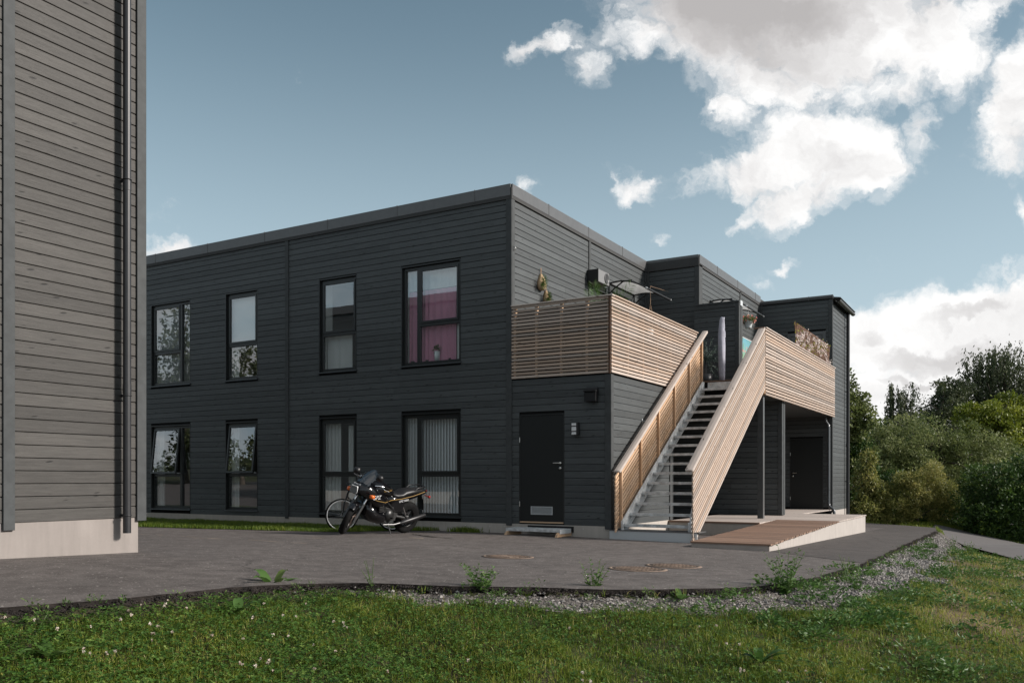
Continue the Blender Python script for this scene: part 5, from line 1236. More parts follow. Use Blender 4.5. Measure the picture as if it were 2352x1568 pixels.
# ------------------------------------------------------------------ single weeds
def weed(name, label, x, y, h, n_st, n_lf, L, W, spread=.12, tone=.5, seed=1, broad=False, group=None):
    z = gz(x, y); o = emp(name, label, 'weed', (x, y, z), group); r = random.Random(seed); st = MB(); P, D, Ls, Ws, T_ = [], [], [], [], []
    for i in range(n_st):
        a = r.uniform(0, 6.28); hh = h * r.uniform(.55, 1.0); e = Vector((math.cos(a) * spread * r.uniform(.3, 1), math.sin(a) * spread * r.uniform(.3, 1), hh)); b = Vector((x, y, z)); pts = [b, b + e * .5 + Vector((0, 0, .06 * hh)), b + e]
        st.tube(pts, [.004, .003, .0015], 4)
        for j in range(n_lf):
            t = (j + .5) / n_lf; q = pts[0].lerp(pts[1], t * 2) if t < .5 else pts[1].lerp(pts[2], t * 2 - 1); th = j * 2.4 + a; k = (1.15 - t * .75) * r.uniform(.75, 1.25)
            P.append(q); D.append((math.cos(th), math.sin(th), r.uniform(.1, .7))); Ls.append(L * k); Ws.append(W * k); T_.append(tone + r.uniform(-.25, .25) + t * .2)
    if n_st: st.obj('stem', simple_cache('stem green', (.07, .12, .03)), o, True)
    leaves_obj('leaves', np.array([p[:] for p in P]), np.array(Ls), np.array(Ws), np.array(T_), M['weed'], o, True, np.array(D), 2.0); return o
_sc = {}
def simple_cache(n, c, *a):
    if n not in _sc: _sc[n] = simple(n, c, *a)
    return _sc[n]
def dock(label, x, y, n, L, W, seed, tone=.5, rise=.5):
    """rosette of broad wavy leaves"""
    z = gz(x, y); o = emp('dock_plant', label, 'weed', (x, y, z)); r = random.Random(seed)
    for i in range(n):
        th = i * 6.28 / n + r.uniform(-.4, .4); ll = L * r.uniform(.65, 1.1); rise_ = rise * r.uniform(.4, 1.3); m = MB(); vs = []; K = 7
        for k in range(K):
            t = k / (K - 1); w = W * math.sin(min(1, t * 1.05 + .06) * math.pi) ** .7 * .5 * (1 - .2 * t); zc = math.sin(t * 1.9) * ll * rise_ ; rc = ll * (t - .25 * t * t * rise_)
            for s_ in (-1, 0, 1): vs.append((x + math.cos(th) * rc - math.sin(th) * s_ * w, y + math.sin(th) * rc + math.cos(th) * s_ * w, z + .02 + zc + (abs(s_) * w * .3 + r.uniform(-.006, .006) if 0 < k < K - 1 else 0)))
        m.add(vs, [(k * 3 + j, k * 3 + j + 1, k * 3 + 3 + j + 1, k * 3 + 3 + j) for k in range(K - 1) for j in range(2)], True)
        lf = m.obj('leaf', M['weed'], o, True); at = lf.data.attributes.new('tint', 'FLOAT', 'POINT'); at.data.foreach_set('value', [min(1, max(0, tone + r.uniform(-.2, .25)))] * len(lf.data.vertices))
    return o
dock('dock plant with pale upright wavy leaves on the asphalt edge, left of centre', 3.46, -9.80, 7, .27, .085, 3, .7, .55)
dock('broad-leaved dock low in the lawn below the larger pale dock', 4.10, -10.75, 6, .20, .08, 4, .5, .5)
dock('wide flat dock rosette near the lower right of the lawn, next to clover heads', 7.15, -10.75, 8, .19, .065, 5, .55, .45)
dock('dark dock with long leaves far right of centre in the lawn', 7.35, -9.25, 8, .21, .06, 6, .35, .4)
dock('pair of pale dock leaves in the dark clover at the far lower left', 4.42, -12.3, 4, .22, .08, 7, .7, .35)
dock('small dock rosette at the gravel edge, right of the middle weed', 6.35, -7.95, 5, .16, .05, 8, .6, .5)
weed('weed', 'feathery yellow-green weed at the asphalt edge near the motorcycle', 4.15, -9.36, .26, 4, 12, .035, .010, .10, .6, 2)
weed('weed', 'leafy goosefoot clump, widest of those growing from the gravel', 4.92, -8.86, .30, 15, 15, .065, .038, .25, .45, 3)
weed('weed', 'goosefoot with one tall bare-stemmed shoot, in the gravel left of the manholes', 5.60, -8.08, .33, 9, 14, .058, .030, .16, .5, 4)
weed('weed', 'pale wispy low weed in the middle of the gravel', 6.12, -7.82, .12, 5, 8, .03, .010, .10, .7, 5)
weed('weed', 'tall dense mugwort at the foot of the ramp view, on the wide gravel patch', 6.95, -6.75, .46, 13, 17, .075, .034, .27, .42, 6)
weed('weed', 'thin spindly weed standing before the seam between old and new asphalt', 7.12, -4.6, .42, 3, 12, .045, .015, .10, .65, 7)
weed('weed', 'small dark weed clump on the right shoulder of the gravel', 7.35, -5.4, .26, 6, 10, .06, .03, .18, .4, 8)
weed('weed', 'seeding weed on the crest where the bank meets the far road', 7.5, 7.0, .38, 7, 10, .07, .03, .22, .6, 9)
weed('weed', 'round leafy weed on the crest, right of the seeding one', 7.9, 5.6, .34, 8, 10, .08, .045, .22, .5, 10)
P_, D_, L_, W_, T_ = [], [], [], [], []
for i in range(150):
    r_ = random.Random(100 + i); px = r_.uniform(7.0, 9.6); py = r_.uniform(-9.0, 7.0)
    if i < 30: px, py = r_.uniform(6.6, 7.9), r_.uniform(-8.4, -6.2)
    z = gz(px, py); hh = r_.uniform(.05, .17); sp = r_.uniform(.08, .26); tn = r_.uniform(.2, .6)
    for k in range(int(60 + 160 * sp)):
        a = r_.uniform(0, 6.28); q = r_.random() ** .6; P_.append((px + math.cos(a) * sp * q, py + math.sin(a) * sp * q, z + hh * (1 - q * q * .7) * r_.uniform(.3, 1))); D_.append((math.cos(a) + r_.uniform(-.6, .6), math.sin(a) + r_.uniform(-.6, .6), r_.uniform(0, .8))); L_.append(r_.uniform(.03, .06)); W_.append(r_.uniform(.014, .032)); T_.append(tn + r_.uniform(-.2, .2))
tag(leaves_obj('weeds', np.array(P_), np.array(L_), np.array(W_), np.array(T_), M['weed'], None, True, np.array(D_), 1.5), 'low leafy weeds spread over the dry bank right of the gravel', 'weeds', kind='stuff')
P_, D_, L_, W_, T_ = [], [], [], [], []
for i in range(150):
    r_ = random.Random(900 + i); k_ = r_.randint(10, len(EDGE) - 8); a_, b_ = EDGE[k_], EDGE[k_ + 1]; t_ = r_.random(); dx_, dy_ = b_[0] - a_[0], b_[1] - a_[1]; ll_ = math.hypot(dx_, dy_)
    if r_.random() > min(1, ll_ / .35): continue
    off = abs(r_.gauss(.06, .12)); px = a_[0] + dx_ * t_ + dy_ / ll_ * off; py = a_[1] + dy_ * t_ - dx_ / ll_ * off; z = gz(px, py); hh = r_.uniform(.02, .09) * (2 if r_.random() < .12 else 1); sp = r_.uniform(.02, .07)
    for k in range(r_.randint(12, 40)):
        a = r_.uniform(0, 6.28); q = r_.random(); P_.append((px + math.cos(a) * sp * q, py + math.sin(a) * sp * q, z + hh * r_.uniform(.1, 1))); D_.append((math.cos(a), math.sin(a), r_.uniform(.2, 1.4))); L_.append(r_.uniform(.015, .04)); W_.append(r_.uniform(.005, .012)); T_.append(r_.uniform(.3, 1.0))
tag(leaves_obj('edge_weeds', np.array(P_), np.array(L_), np.array(W_), np.array(T_), M['weed'], None, True, np.array(D_), 1.0), 'tiny weeds sprouting along the crumbled asphalt edge', 'weeds', kind='stuff')
# dry straw tufts on the bank
x = rng.uniform(6.9, 9.2, 14000); y = rng.uniform(-8.5, 5, 14000); d, px, py = edge_dist(x, y); k = (d > .3) & (rng.random(len(x)) < np.clip(dry_w(x, y), 0, 1)); x, y = x[k], y[k]
tag(blades('straw', x, y, ground_z(x, y), .03 + rng.random(len(x)) * .05, np.full(len(x), .006), .85 + rng.normal(size=len(x)) * .1, M['grass'], 1.6), 'dry straw lying on the bank', 'dry grass', kind='stuff')
# tuft behind the rear wheel
x = rng.normal(-0.95, .16, 500); y = rng.normal(-.25, .08, 500)
tag(blades('weed_tuft', x, y, g0v(x, y), .05 + rng.random(500) * .09, np.full(500, .014), .4 + rng.normal(size=500) * .15, M['grass'], .8), 'green tuft by the plinth behind the motorcycle', 'grass', kind='stuff')

# ------------------------------------------------------------------ manhole covers
def manhole(label, x, y, kind):
    z = g0(x, y); n = Vector((0.015, 0.03 if y < 0 else .02, 1)).normalized(); o = emp('manhole_cover', label, 'manhole cover', (x, y, z + 0.002), 'manhole covers in the asphalt', rot=n.to_track_quat('Z', 'Y').to_euler())
    MB().lathe([(0.0001, 0.001), (.325, .001), (.325, .004), (.30, .007), (.285, .007), (.283, .002)], 40).obj('ring', M['iron'], o)
    MB().lathe([(.278, .001), (.278, .008), (.265, .009), (.258, .004), (.0001, .004)][::-1], 40).obj('cover', M['irondark'], o)
    m = MB(); 
    for i in range(-8, 9):
        for j in range(-8, 9):
            a, b = i * .031 + (j % 2) * .0155, j * .031; rr = math.hypot(a, b)
            if rr > .245: continue
            if kind == 'crest' and -0.16 < a < .14 and -.07 < b < .09: continue
            m.cbox((a, b, .0065), (.022, .013, .008), Euler((0, 0, R(25 if (i + j) % 2 else -25))))
    if kind == 'crest': m.rbox(-.15, .13, -.055, .075, .004, .0105, .003); m.lathe([(.03, .0), (.03, .013), (.001, .013)], 12, Matrix.Translation((-.19, 0, 0)))
    m.obj('lugs', M['iron'], o)['kind'] = 'stuff'; return o
manhole('manhole cover with a plain raised plate in its middle, left of the other two', 3.33, -5.74, 'crest')
manhole('studded round manhole cover nearest the gravel edge', 5.22, -6.15, 'lug')
manhole('studded round manhole cover just behind its nearer twin', 5.36, -5.40, 'lug')

# ------------------------------------------------------------------ motorcycle
def wheel(parent, mat_rim, c, Rt, rt, rimr, spokes=3, axis_m=None, disc=True, name='wheel', tyre_flat=1.0):
    """wheel turning about local y"""
    W = emp(name, '', '', c or (0, 0, 0)); del W['label']; del W['category']; W.parent = parent
    if axis_m: W.matrix_basis = axis_m
    n = 36; m = MB(); prof = [(Rt - rt * 2.1, -rt * .72), (Rt - rt * 1.2, -rt * 1.0), (Rt - rt * .45, -rt * .86), (Rt - rt * .08, -rt * .42), (Rt, 0), (Rt - rt * .08, rt * .42), (Rt - rt * .45, rt * .86), (Rt - rt * 1.2, rt), (Rt - rt * 2.1, rt * .72)]
    m.lathe([(r, z * tyre_flat) for r, z in prof], n, Matrix.Rotation(R(90), 4, 'X')); m.obj('tyre', M['rubber'], W)
    m = MB(); a = Rt - rt * 2.0; m.lathe([(a, -rt * .7), (a - .012, -rt * .7), (a - .022, -rt * .3), (a - .022, rt * .3), (a - .012, rt * .7), (a, rt * .7)], n, Matrix.Rotation(R(90), 4, 'X'))
    m.lathe([(.0001, -.045), (.04, -.045), (.05, 0), (.04, .045), (.0001, .045)], 16, Matrix.Rotation(R(90), 4, 'X'))
    for i in range(spokes):
        for s in (-.16, .16):
            t = 2 * math.pi * i / spokes + s; t2 = 2 * math.pi * i / spokes + s * .5; m.tube([(math.cos(t2) * .03, 0, math.sin(t2) * .03), (math.cos(t) * (a - .01), 0, math.sin(t) * (a - .01))], [.013, .011], 6)
    m.obj('rim', M[mat_rim], W); return W
def moto():
    h = Vector((-0.2, -1.44)); ang = math.atan2(h.y, h.x)
    fx, fy = -1.593, -3.16; rx, ry = -1.39, -1.72; cx, cy = (fx + rx) / 2, (fy + ry) / 2
    o = emp('motorcycle', 'black sports touring motorcycle with gold stripe, leaning on its stand by the windows', 'motorcycle', (cx, cy, g0(cx, cy) + .0), rot=Euler((R(-9), R(1.2), 0)).to_matrix().to_4x4().to_euler())
    o.matrix_basis = Matrix.Translation((cx, cy, g0(cx, cy) + .004)) @ Matrix.Rotation(ang, 4, 'Z') @ Matrix.Rotation(R(-1.6), 4, 'Y') @ Matrix.Rotation(R(-14), 4, 'X')
    # local: x forward, y to the rider's left, z up; wheelbase 1.46
    FX, RX = .73, -.73
    RR = .31
    wheel(o, 'engine', (RX, 0, RR), RR, .065, 0, 3, name='wheel')
    # steered front end turns about the fork axis
    rake = R(27); head = Vector((FX - .32, 0, .82)); axis = Vector((-math.sin(rake), 0, math.cos(rake)))
    S = Matrix.Translation(head) @ Matrix.Rotation(R(38), 4, axis) @ Matrix.Translation(-head)
    wheel(o, 'engine', None, .31, .055, 0, 3, axis_m=S @ Matrix.Translation((FX, 0, .31)), name='wheel')
    def add(name, mb, mat, steer=False):
        p = mb.obj(name, M[mat], o)
        if steer: p.matrix_basis = S
        return p
    for s in (-1, 1):
        b = Vector((FX, s * .095, .31)); t = b + axis * .68
        add('fork_tube', MB().tube([b + axis * .30, t], .0195, 10), 'chrome', True)
        add('fork_slider', MB().tube([b - axis * .03, b + axis * .06, b + axis * .33], [.026, .030, .028], 10).tube([b + axis * .33, b + axis * .35], .033, 10), 'bikemetal', True)
        add('brake_disc', MB().lathe([(.055, 0), (.13, 0), (.13, .005), (.055, .005)], 28, Matrix.Translation((FX, s * .065, .31)) @ Matrix.Rotation(R(90), 4, 'X')), 'disc', True)
        add('brake_caliper', MB().rbox(FX - .15, FX - .08, s * .07 - .03, s * .07 + .03, .32, .42, .01), 'bikemetal', True)
    m = MB(); rings = []
    for t in np.linspace(R(50), R(140), 8):
        k = .332 + .004; x, z = FX + math.cos(t) * k, .31 + math.sin(t) * k; dx, dz = math.cos(t), math.sin(t); rings.append([(x - dx * .05, -.064, z - dz * .03), (x, -.052, z), (x + dx * .014, 0, z + dz * .014), (x, .052, z), (x - dx * .03, .064, z - dz * .03)])
    m.loft(rings, close=False); add('front_fender', m, 'bodypaint', True)
    # fairing: nose shell
    def ring(x, zc, hw, top, bot, k=.75): return [(x, -hw, zc), (x, -hw * k, zc + top * .8), (x, -hw * .3, zc + top), (x, hw * .3, zc + top), (x, hw * k, zc + top * .8), (x, hw, zc), (x, hw * .86, zc - bot * .65), (x, hw * .45, zc - bot), (x, -hw * .45, zc - bot), (x, -hw * .86, zc - bot * .65)]
    fr = MB().loft([ring(.70, .83, .115, .075, .065), ring(.65, .835, .165, .105, .09), ring(.56, .84, .205, .14, .11), ring(.44, .83, .235, .14, .18), ring(.32, .77, .25, .13, .24), ring(.18, .71, .25, .11, .25), ring(.02, .68, .23, .08, .18)])
    add('fairing', fr, 'bodypaint')
    # lower belly cowl
    add('belly_cowl', MB().loft([ring(.44, .50, .17, .12, .10), ring(.30, .42, .215, .16, .15), ring(.10, .38, .225, .14, .16), ring(-.14, .34, .20, .10, .12)]), 'bodypaint')
    # headlamp
    hl = MB().prism([(-.085, .775), (.085, .775), (.10, .81), (.09, .89), (.072, .905), (-.072, .905), (-.09, .89), (-.10, .81)], 'x', .675, .715); add('headlight', hl, 'white')
    add('headlight_glass', MB().prism([(-.08, .78), (.08, .78), (.095, .812), (.086, .886), (.069, .90), (-.069, .90), (-.086, .886), (-.095, .812)], 'x', .716, .724), 'lens')
    # windscreen
    rings = []
    for x, z, hw, bow in ((.60, .955, .17, .05), (.50, 1.05, .19, .055), (.41, 1.13, .18, .06), (.34, 1.185, .14, .045), (.31, 1.205, .08, .02)):
        rings.append([(x - bow * (1 - math.cos(u * 1.2)) * 1.6, math.sin(u * 1.35) * hw / math.sin(1.35), z + .0 - (abs(u) ** 2) * .03) for u in np.linspace(-1, 1, 9)])
    add('windscreen', MB().loft(rings, close=False), 'clear')
    for s in (-1, 1):
        add('indicator_stalk', MB().tube([(.52, s * .20, .78), (.52, s * .29, .775)], .012, 6), 'black')
        add('indicator', MB().loft([[(x - .10, s * y, .775 + z_) for x, z_ in ((.60 - k, -.03), (.60 - k, .03), (.665 + k, .032), (.67 + k, -.028))] for y, k in ((.275, 0), (.295, .008), (.33, .006), (.35, -.004))]), 'amber')
        m = MB().tube([(.50, s * .16, .97), (.47, s * .24, 1.04), (.44, s * .30, 1.09)], .008, 6); add('mirror_stalk', m, 'black')
        add('mirror', MB().loft([[(x - .06, s * (.30 + yy), 1.12 + zz) for yy, zz in ((-.06 * k, -.05 * k), (.07 * k, -.055 * k), (.085 * k, .02 * k), (.05 * k, .055 * k), (-.05 * k, .05 * k))] for x, k in ((.56, .4), (.535, .9), (.48, 1.0), (.475, .95))]), 'black')
        add('rear_indicator', MB().tube([(-1.02, s * .09, .77), (-1.03, s * .17, .765)], .010, 6).lathe([(.001, -.025), (.026, -.018), (.026, .018), (.001, .025)], 10, Matrix.Translation((-1.03, s * .20, .765)) @ Matrix.Rotation(R(90), 4, 'X')), 'redlens')
        add('grip', MB().tube([(.28, s * .24, .985), (.20, s * .345, .975)], .018, 8), 'rubber', True)
        add('handlebar', MB().tube([(.38, s * .10, .96), (.34, s * .17, .985), (.28, s * .24, .985)], .012, 8).tube([(.30, s * .22, .97), (.31, s * .30, .955), (.27, s * .36, .95)], .006, 5), 'chrome', True)
        add('side_stripe', MB().tube([(-.04, s * .205, .69), (-.35, s * .156, .705), (-.66, s * .148, .765), (-.98, s * .118, .845)], .006, 4), 'gold')
        add('footpeg', MB().tube([(-.10, s * .17, .36), (-.10, s * .29, .37)], .013, 6), 'rubber')
        add('footrest_plate', MB().prism([(-.26, .30), (-.05, .33), (-.02, .40), (-.16, .46), (-.30, .44)], 'y', s * .165, s * .18), 'bikemetal')
        add('exhaust', MB().tube([(-.02, s * .14, .21), (-.25, s * .18, .22), (-.42, s * .19, .26)], .020, 10), 'bikemetal'); add('silencer', MB().tube([(-.40, s * .19, .25), (-.50, s * .20, .28), (-.98, s * .215, .41), (-1.0, s * .215, .416)], [.026, .046, .044, .030], 12), 'black')
        add('shock_rod', MB().tube([(-.60, s * .14, .33), (-.45, s * .14, .55)], .016, 8), 'chrome')
        add('swingarm', MB().tube([(-.22, s * .10, .38), (RX + .02, s * .12, RR)], [.03, .022], 8), 'bikemetal')
    add('tank', MB().loft([ring(.30, .84, .13, .10, .08), ring(.20, .86, .175, .13, .12), ring(.02, .85, .185, .13, .13), ring(-.14, .80, .15, .09, .10), ring(-.20, .775, .11, .05, .07)]), 'bodypaint')
    add('seat', MB().loft([ring(-.14, .775, .115, .035, .05), ring(-.26, .755, .15, .03, .05), ring(-.40, .765, .155, .035, .06), ring(-.48, .80, .15, .055, .06), ring(-.70, .835, .14, .05, .05), ring(-.93, .86, .105, .035, .04)]), 'vinyl')
    add('tail', MB().loft([ring(.0, .70, .20, .06, .10), ring(-.25, .69, .165, .05, .10), ring(-.55, .73, .15, .05, .09), ring(-.82, .79, .135, .035, .065), ring(-1.06, .84, .09, .03, .05)]), 'bodypaint')
    add('tail_light', MB().rbox(-1.085, -1.045, -.07, .07, .81, .865, .008), 'redlens'); add('rear_fender', MB().loft([[(x, y, z) for y in (-.07, 0, .07)] for x, z in ((-.90, .78), (-1.02, .68), (-1.07, .54), (-1.08, .47))], close=False), 'black')
    add('grab_rail', MB().tube([(-.70, .12, .865), (-.76, .125, .915), (-.98, .10, .935), (-1.02, 0, .935), (-.98, -.10, .935), (-.76, -.125, .915), (-.70, -.12, .865)], .011, 8), 'black')
    e = MB().rbox(-.22, .22, -.17, .17, .30, .56, .03).rbox(.02, .20, -.19, .19, .50, .68, .02).lathe([(.001, -.225), (.095, -.22), (.105, -.16), (.105, .16), (.095, .22), (.001, .225)], 20, Matrix.Translation((-.08, 0, .40)) @ Matrix.Rotation(R(90), 4, 'X'))
    for i in range(6): e.box(.03, .215, -.205, .205, .51 + i * .025, .518 + i * .025)
    add('engine', e, 'engine'); add('radiator', MB().rbox(.36, .41, -.16, .16, .42, .66, .005), 'black'); add('frame', MB().tube([(.42, .11, .80), (.05, .20, .66), (-.25, .14, .46), (-.22, .13, .34)], .022, 8).tube([(.42, -.11, .80), (.05, -.20, .66), (-.25, -.14, .46), (-.22, -.13, .34)], .022, 8).tube([(-.25, .10, .60), (-.8, .09, .74)], .016, 6).tube([(-.25, -.10, .60), (-.8, -.09, .74)], .016, 6), 'black')
    m = MB()
    for i in range(4): m.cbox((.18 - i * .008, .236 - i * .003, .57 - i * .028), (.11, .006, .012), Euler((0, R(8), 0)))
    add('side_vent', m, 'bikemetal')
    add('side_cover', MB().rbox(-.48, -.12, -.15, .15, .44, .70, .03), 'bodypaint'); add('side_stand', MB().tube([(-.12, .14, .26), (-.16, .27, .02)], .011, 6).tube([(-.16, .27, .035), (-.22, .29, .03)], .012, 6), 'black')
    add('chain_guard', MB().rbox(-.72, -.30, .075, .09, .40, .425, .004), 'black'); add('rear_disc', MB().lathe([(.05, 0), (.115, 0), (.115, .005), (.05, .005)], 24, Matrix.Translation((RX, -.075, RR)) @ Matrix.Rotation(R(90), 4, 'X')), 'disc')
    add('front_stripe', MB().tube([(.54, .222, .76), (.34, .252, .69), (.12, .242, .655), (-.04, .208, .69)], .005, 4), 'gold')
    def text(body, size, M_, mat):
        c = bpy.data.curves.new('lettering', 'FONT'); c.body = body; c.size = size; c.extrude = .001; c.align_x = 'CENTER'; c.shear = .25
        t = bpy.data.objects.new('lettering', c); COL.objects.link(t); bpy.context.view_layer.update(); dg = bpy.context.evaluated_depsgraph_get(); me = bpy.data.meshes.new_from_object(t.evaluated_get(dg)); bpy.data.objects.remove(t)
        me.materials.clear(); me.materials.append(M[mat]); me.name = 'lettering'; q = link(bpy.data.objects.new('lettering', me), o); q.matrix_basis = M_
    side = lambda x, y, z, tilt=0, yaw=0: Matrix.Translation((x, y, z)) @ Matrix.Rotation(R(180 + yaw), 4, 'Z') @ Matrix.Rotation(R(90), 4, 'X') @ Matrix.Rotation(R(tilt), 4, 'Z')
    nose = Matrix.Translation((.665, 0, .925)) @ Matrix.Rotation(R(90), 4, 'Z') @ Matrix.Rotation(R(58), 4, 'X')
    text('Kawasaki', .05, nose, 'lettering'); text('GPZ', .10, side(.36, .250, .715, 6, 0), 'lettering'); text('GPZ 900R', .055, side(-.42, .160, .655, 10, -3), 'lettering'); text('Kawasaki', .05, side(.06, .192, .85, 8, 0), 'gold')
    return o
moto()

# ------------------------------------------------------------------ bicycle behind it
def bicycle():
    ang = math.atan2(1.0, 0.62); 
    o = emp('bicycle', 'dark bicycle with a pale front rim, mostly hidden behind the motorcycle', 'bicycle', (-2.45, -1.12, g0(-2.4, -1.1)))
    o.matrix_basis = Matrix.Translation((-2.86, -1.80, .045)) @ Matrix.Rotation(R(48), 4, 'Z') @ Matrix.Rotation(R(5), 4, 'X')
    # front axle at the origin; the bicycle runs towards +x (rear)
    for x in (0, 1.02):
        W = emp('wheel', '', '', (x, 0, .325)); del W['label']; del W['category']; W.parent = o
        Mx = Matrix.Rotation(R(90), 4, 'X'); MB().tube([(math.cos(a) * .315, 0, math.sin(a) * .315) for a in np.linspace(0, 2 * math.pi, 40, endpoint=False)], .0165, 8, closed=True).obj('tyre', M['rubber'], W)
        MB().tube([(math.cos(a) * .293, 0, math.sin(a) * .293) for a in np.linspace(0, 2 * math.pi, 40, endpoint=False)], .010, 6, closed=True).obj('rim', M['white'], W)
        m = MB()
        for i in range(28):
            a = 2 * math.pi * i / 28; m.tube([(math.cos(a + .25 * (-1) ** i) * .02, .03 * (-1) ** i, math.sin(a + .25 * (-1) ** i) * .02), (math.cos(a) * .288, 0, math.sin(a) * .288)], .0013, 3)
        m.tube([(0, -.05, 0), (0, .05, 0)], .018, 8).obj('spokes', M['chrome'], W)['kind'] = 'stuff'
    def add(n, pts, r, mat='bodypaint'): MB().tube(pts, r, 8).obj(n, M[mat], o)
    add('fork', [(0, .045, .325), (.06, .045, .62), (.09, 0, .68), (.06, -.045, .62), (0, -.045, .325)], .011); add('head_tube', [(.08, 0, .66), (.14, 0, .84)], .018)
    add('top_tube', [(.12, 0, .80), (.66, 0, .74)], .014); add('down_tube', [(.09, 0, .70), (.56, 0, .30)], .017); add('seat_tube', [(.56, 0, .30), (.70, 0, .86)], .014)
    for s in (-1, 1): add('chain_stay', [(.56, s * .02, .30), (1.02, s * .06, .325)], .009); add('seat_stay', [(.66, s * .015, .74), (1.02, s * .06, .325)], .008)
    add('handlebar', [(.20, -.27, .93), (.10, -.18, .93), (.12, 0, .92), (.10, .18, .93), (.20, .27, .93)], .011, 'black'); MB().loft([[(x, -w, z), (x, w, z), (x, w * .8, z - .03), (x, -w * .8, z - .03)] for x, w, z in ((.60, .02, .89), (.68, .04, .90), (.80, .075, .90), (.85, .07, .905))]).obj('saddle', M['vinyl'], o)
    MB().lathe([(.001, -.004), (.09, -.004), (.09, .004), (.001, .004)], 20, Matrix.Translation((.56, -.05, .30)) @ Matrix.Rotation(R(90), 4, 'X')).tube([(.56, -.06, .30), (.64, -.06, .16), (.64, -.14, .16)], .009, 6).tube([(.56, .06, .30), (.48, .06, .44), (.48, .14, .44)], .009, 6).obj('crank', M['alu'], o)
    return o
bicycle()

# ------------------------------------------------------------------ things seen in the windows
def folded(x0, x1, y, z0, z1, amp, waves, seed, mat, name, label, cat, top=None):
    r = random.Random(seed); n = int(waves * 8); vs = []
    for z in (z0, z0 + (z1 - z0) * .5, z1):
        for i in range(n + 1):
            t = i / n; vs.append((x0 + (x1 - x0) * t + math.sin(t * waves * 2.1 + seed) * .01, y + math.sin(t * waves * 6.283 + math.sin(t * 9 + seed)) * amp * (1 - .2 * (z == z1)), z))
    m = MB().add(vs, [(j * (n + 1) + i, j * (n + 1) + i + 1, (j + 1) * (n + 1) + i + 1, (j + 1) * (n + 1) + i) for j in range(2) for i in range(n)], True)
    o = m.obj(name, M[mat]); tag(o, label, cat); return o
folded(-2.68, -1.45, .185, 3.50, 5.14, .018, 8, 3, 'pink', 'curtain', 'pink curtain in the upper window nearest the building corner', 'curtain')
folded(-1.40, -1.23, .165, 3.50, 4.6, .012, 2, 4, 'sheer', 'curtain', 'narrow white curtain edge right of the pink curtain', 'curtain')
sky_mirror_band = folded(-2.68, -1.30, .205, 5.16, 5.66, .012, 9, 5, 'sheer', 'curtain', 'added pale band above the pink curtain, standing in for mirrored sky', 'curtain')  # pale cloth put in for the sky reflected above the neighbour's roof line
folded(-5.08, -4.65, .185, .3, 2.40, .015, 4, 6, 'sheer', 'curtain', 'white curtain on the left side of the lower window behind the motorcycle', 'curtain')
folded(-4.42, -4.05, .185, .3, 2.30, .015, 4, 7, 'sheer', 'curtain', 'sheer curtain on the right side of the lower window behind the motorcycle', 'curtain')
folded(-5.05, -4.30, .185, 3.52, 4.42, .010, 3, 8, 'sheer', 'blind_or_glare_sheet', 'pale blind low in the upper window with the mirrored roof', 'blind')
folded(-8.18, -7.95, .185, .3, 2.4, .014, 2, 9, 'sheer', 'curtain', 'white curtain strip in the lower window tilted open, second from the left', 'curtain')
folded(-8.18, -7.95, .185, 3.52, 5.6, .014, 2, 19, 'sheer', 'curtain', 'white curtain strip in the upper window second from the left', 'curtain')
folded(-11.0, -10.8, .185, .3, 2.4, .014, 2, 10, 'sheer', 'curtain', 'white curtain strip in the lower window farthest left', 'curtain')
folded(-8.14, -7.21, .150, 4.46, 5.58, .001, 3, 23, 'sheer', 'blind_or_glare_sheet', 'added white sheet standing in for mirrored sky behind the upper pane, second upper window from the left', 'blind')  # white sheet added to brighten this pane like a sky reflection
vb = emp('vertical_blind', 'white vertical strip blind in the lower window nearest the corner', 'blind', (-2.0, .20, .35))
for i in range(19):
    x = -2.66 + i * .0765; MB().cbox((x, .20, 1.37), (.070, .002, 2.12), Euler((0, 0, R(-14 + random.uniform(-4, 4))))).obj('blind_strip', M['blind'], vb, True)
MB().box(-2.68, -1.29, .18, .22, 2.39, 2.42).obj('head_rail', M['white'], vb, True)
hb = emp('venetian_blind', 'closed white venetian blind in the upper window farthest left', 'blind', (-10.3, .42, 3.55)); m = MB()
for i in range(72): m.cbox((-10.3, .19, 3.60 + i * .028), (1.38, .022, .0012), Euler((R(-52), 0, 0)))
m.obj('blind_slats', M['blind'], hb, True)['kind'] = 'stuff'; MB().box(-10.99, -9.61, .18, .21, 5.60, 5.63).obj('head_rail', M['white'], hb, True)
def pot_plant(label, x, y, z, h, w):
    o = emp('potted_plant', label, 'potted plant', (x, y, z)); MB().lathe([(.0001, 0), (.055, 0), (.062, h), (.055, h), (.05, h - .02), (.0001, h - .02)], 20, Matrix.Translation((x, y, z))).obj('pot', M['potwhite'], o, True)
    n = 90; d = rnd_dirs(n, .8); leaves_obj('leaves', np.array([x, y, z + h + .02]) + d * rng.uniform(.02, w, (n, 1)), .05, .022, .4 + rng.normal(size=n) * .2, M['weed'], o, True, d, .6); return o
pot_plant('small plant in a white pot on the sill before the pink curtain', -1.92, .155, 3.605, .20, .10)
for x, w, lb_ in ((-2.62, .10, 'wide low black box at the left end of the pink window sill'), (-2.22, .07, 'small black box left of the potted plant on the pink window sill'), (-1.62, .05, 'tiny black box right of the potted plant on the pink window sill')):
    o = MB().rbox(x, x + w, .135, .165, 3.605, 3.64, .004).obj('sill_box', M['black']); tag(o, lb_, 'box')
b = emp('blue_item', 'small blue bowl on the table inside the lower window farthest left', 'bowl', (-9.95, .5, 1.07)); MB().lathe([(.0001, 0), (.05, 0), (.11, .05), (.105, .05), (.045, .01), (.0001, .01)], 16, Matrix.Translation((-9.95, .5, 1.07))).obj('bowl', simple('blue glaze', (.05, .25, .55), .3), b, True)

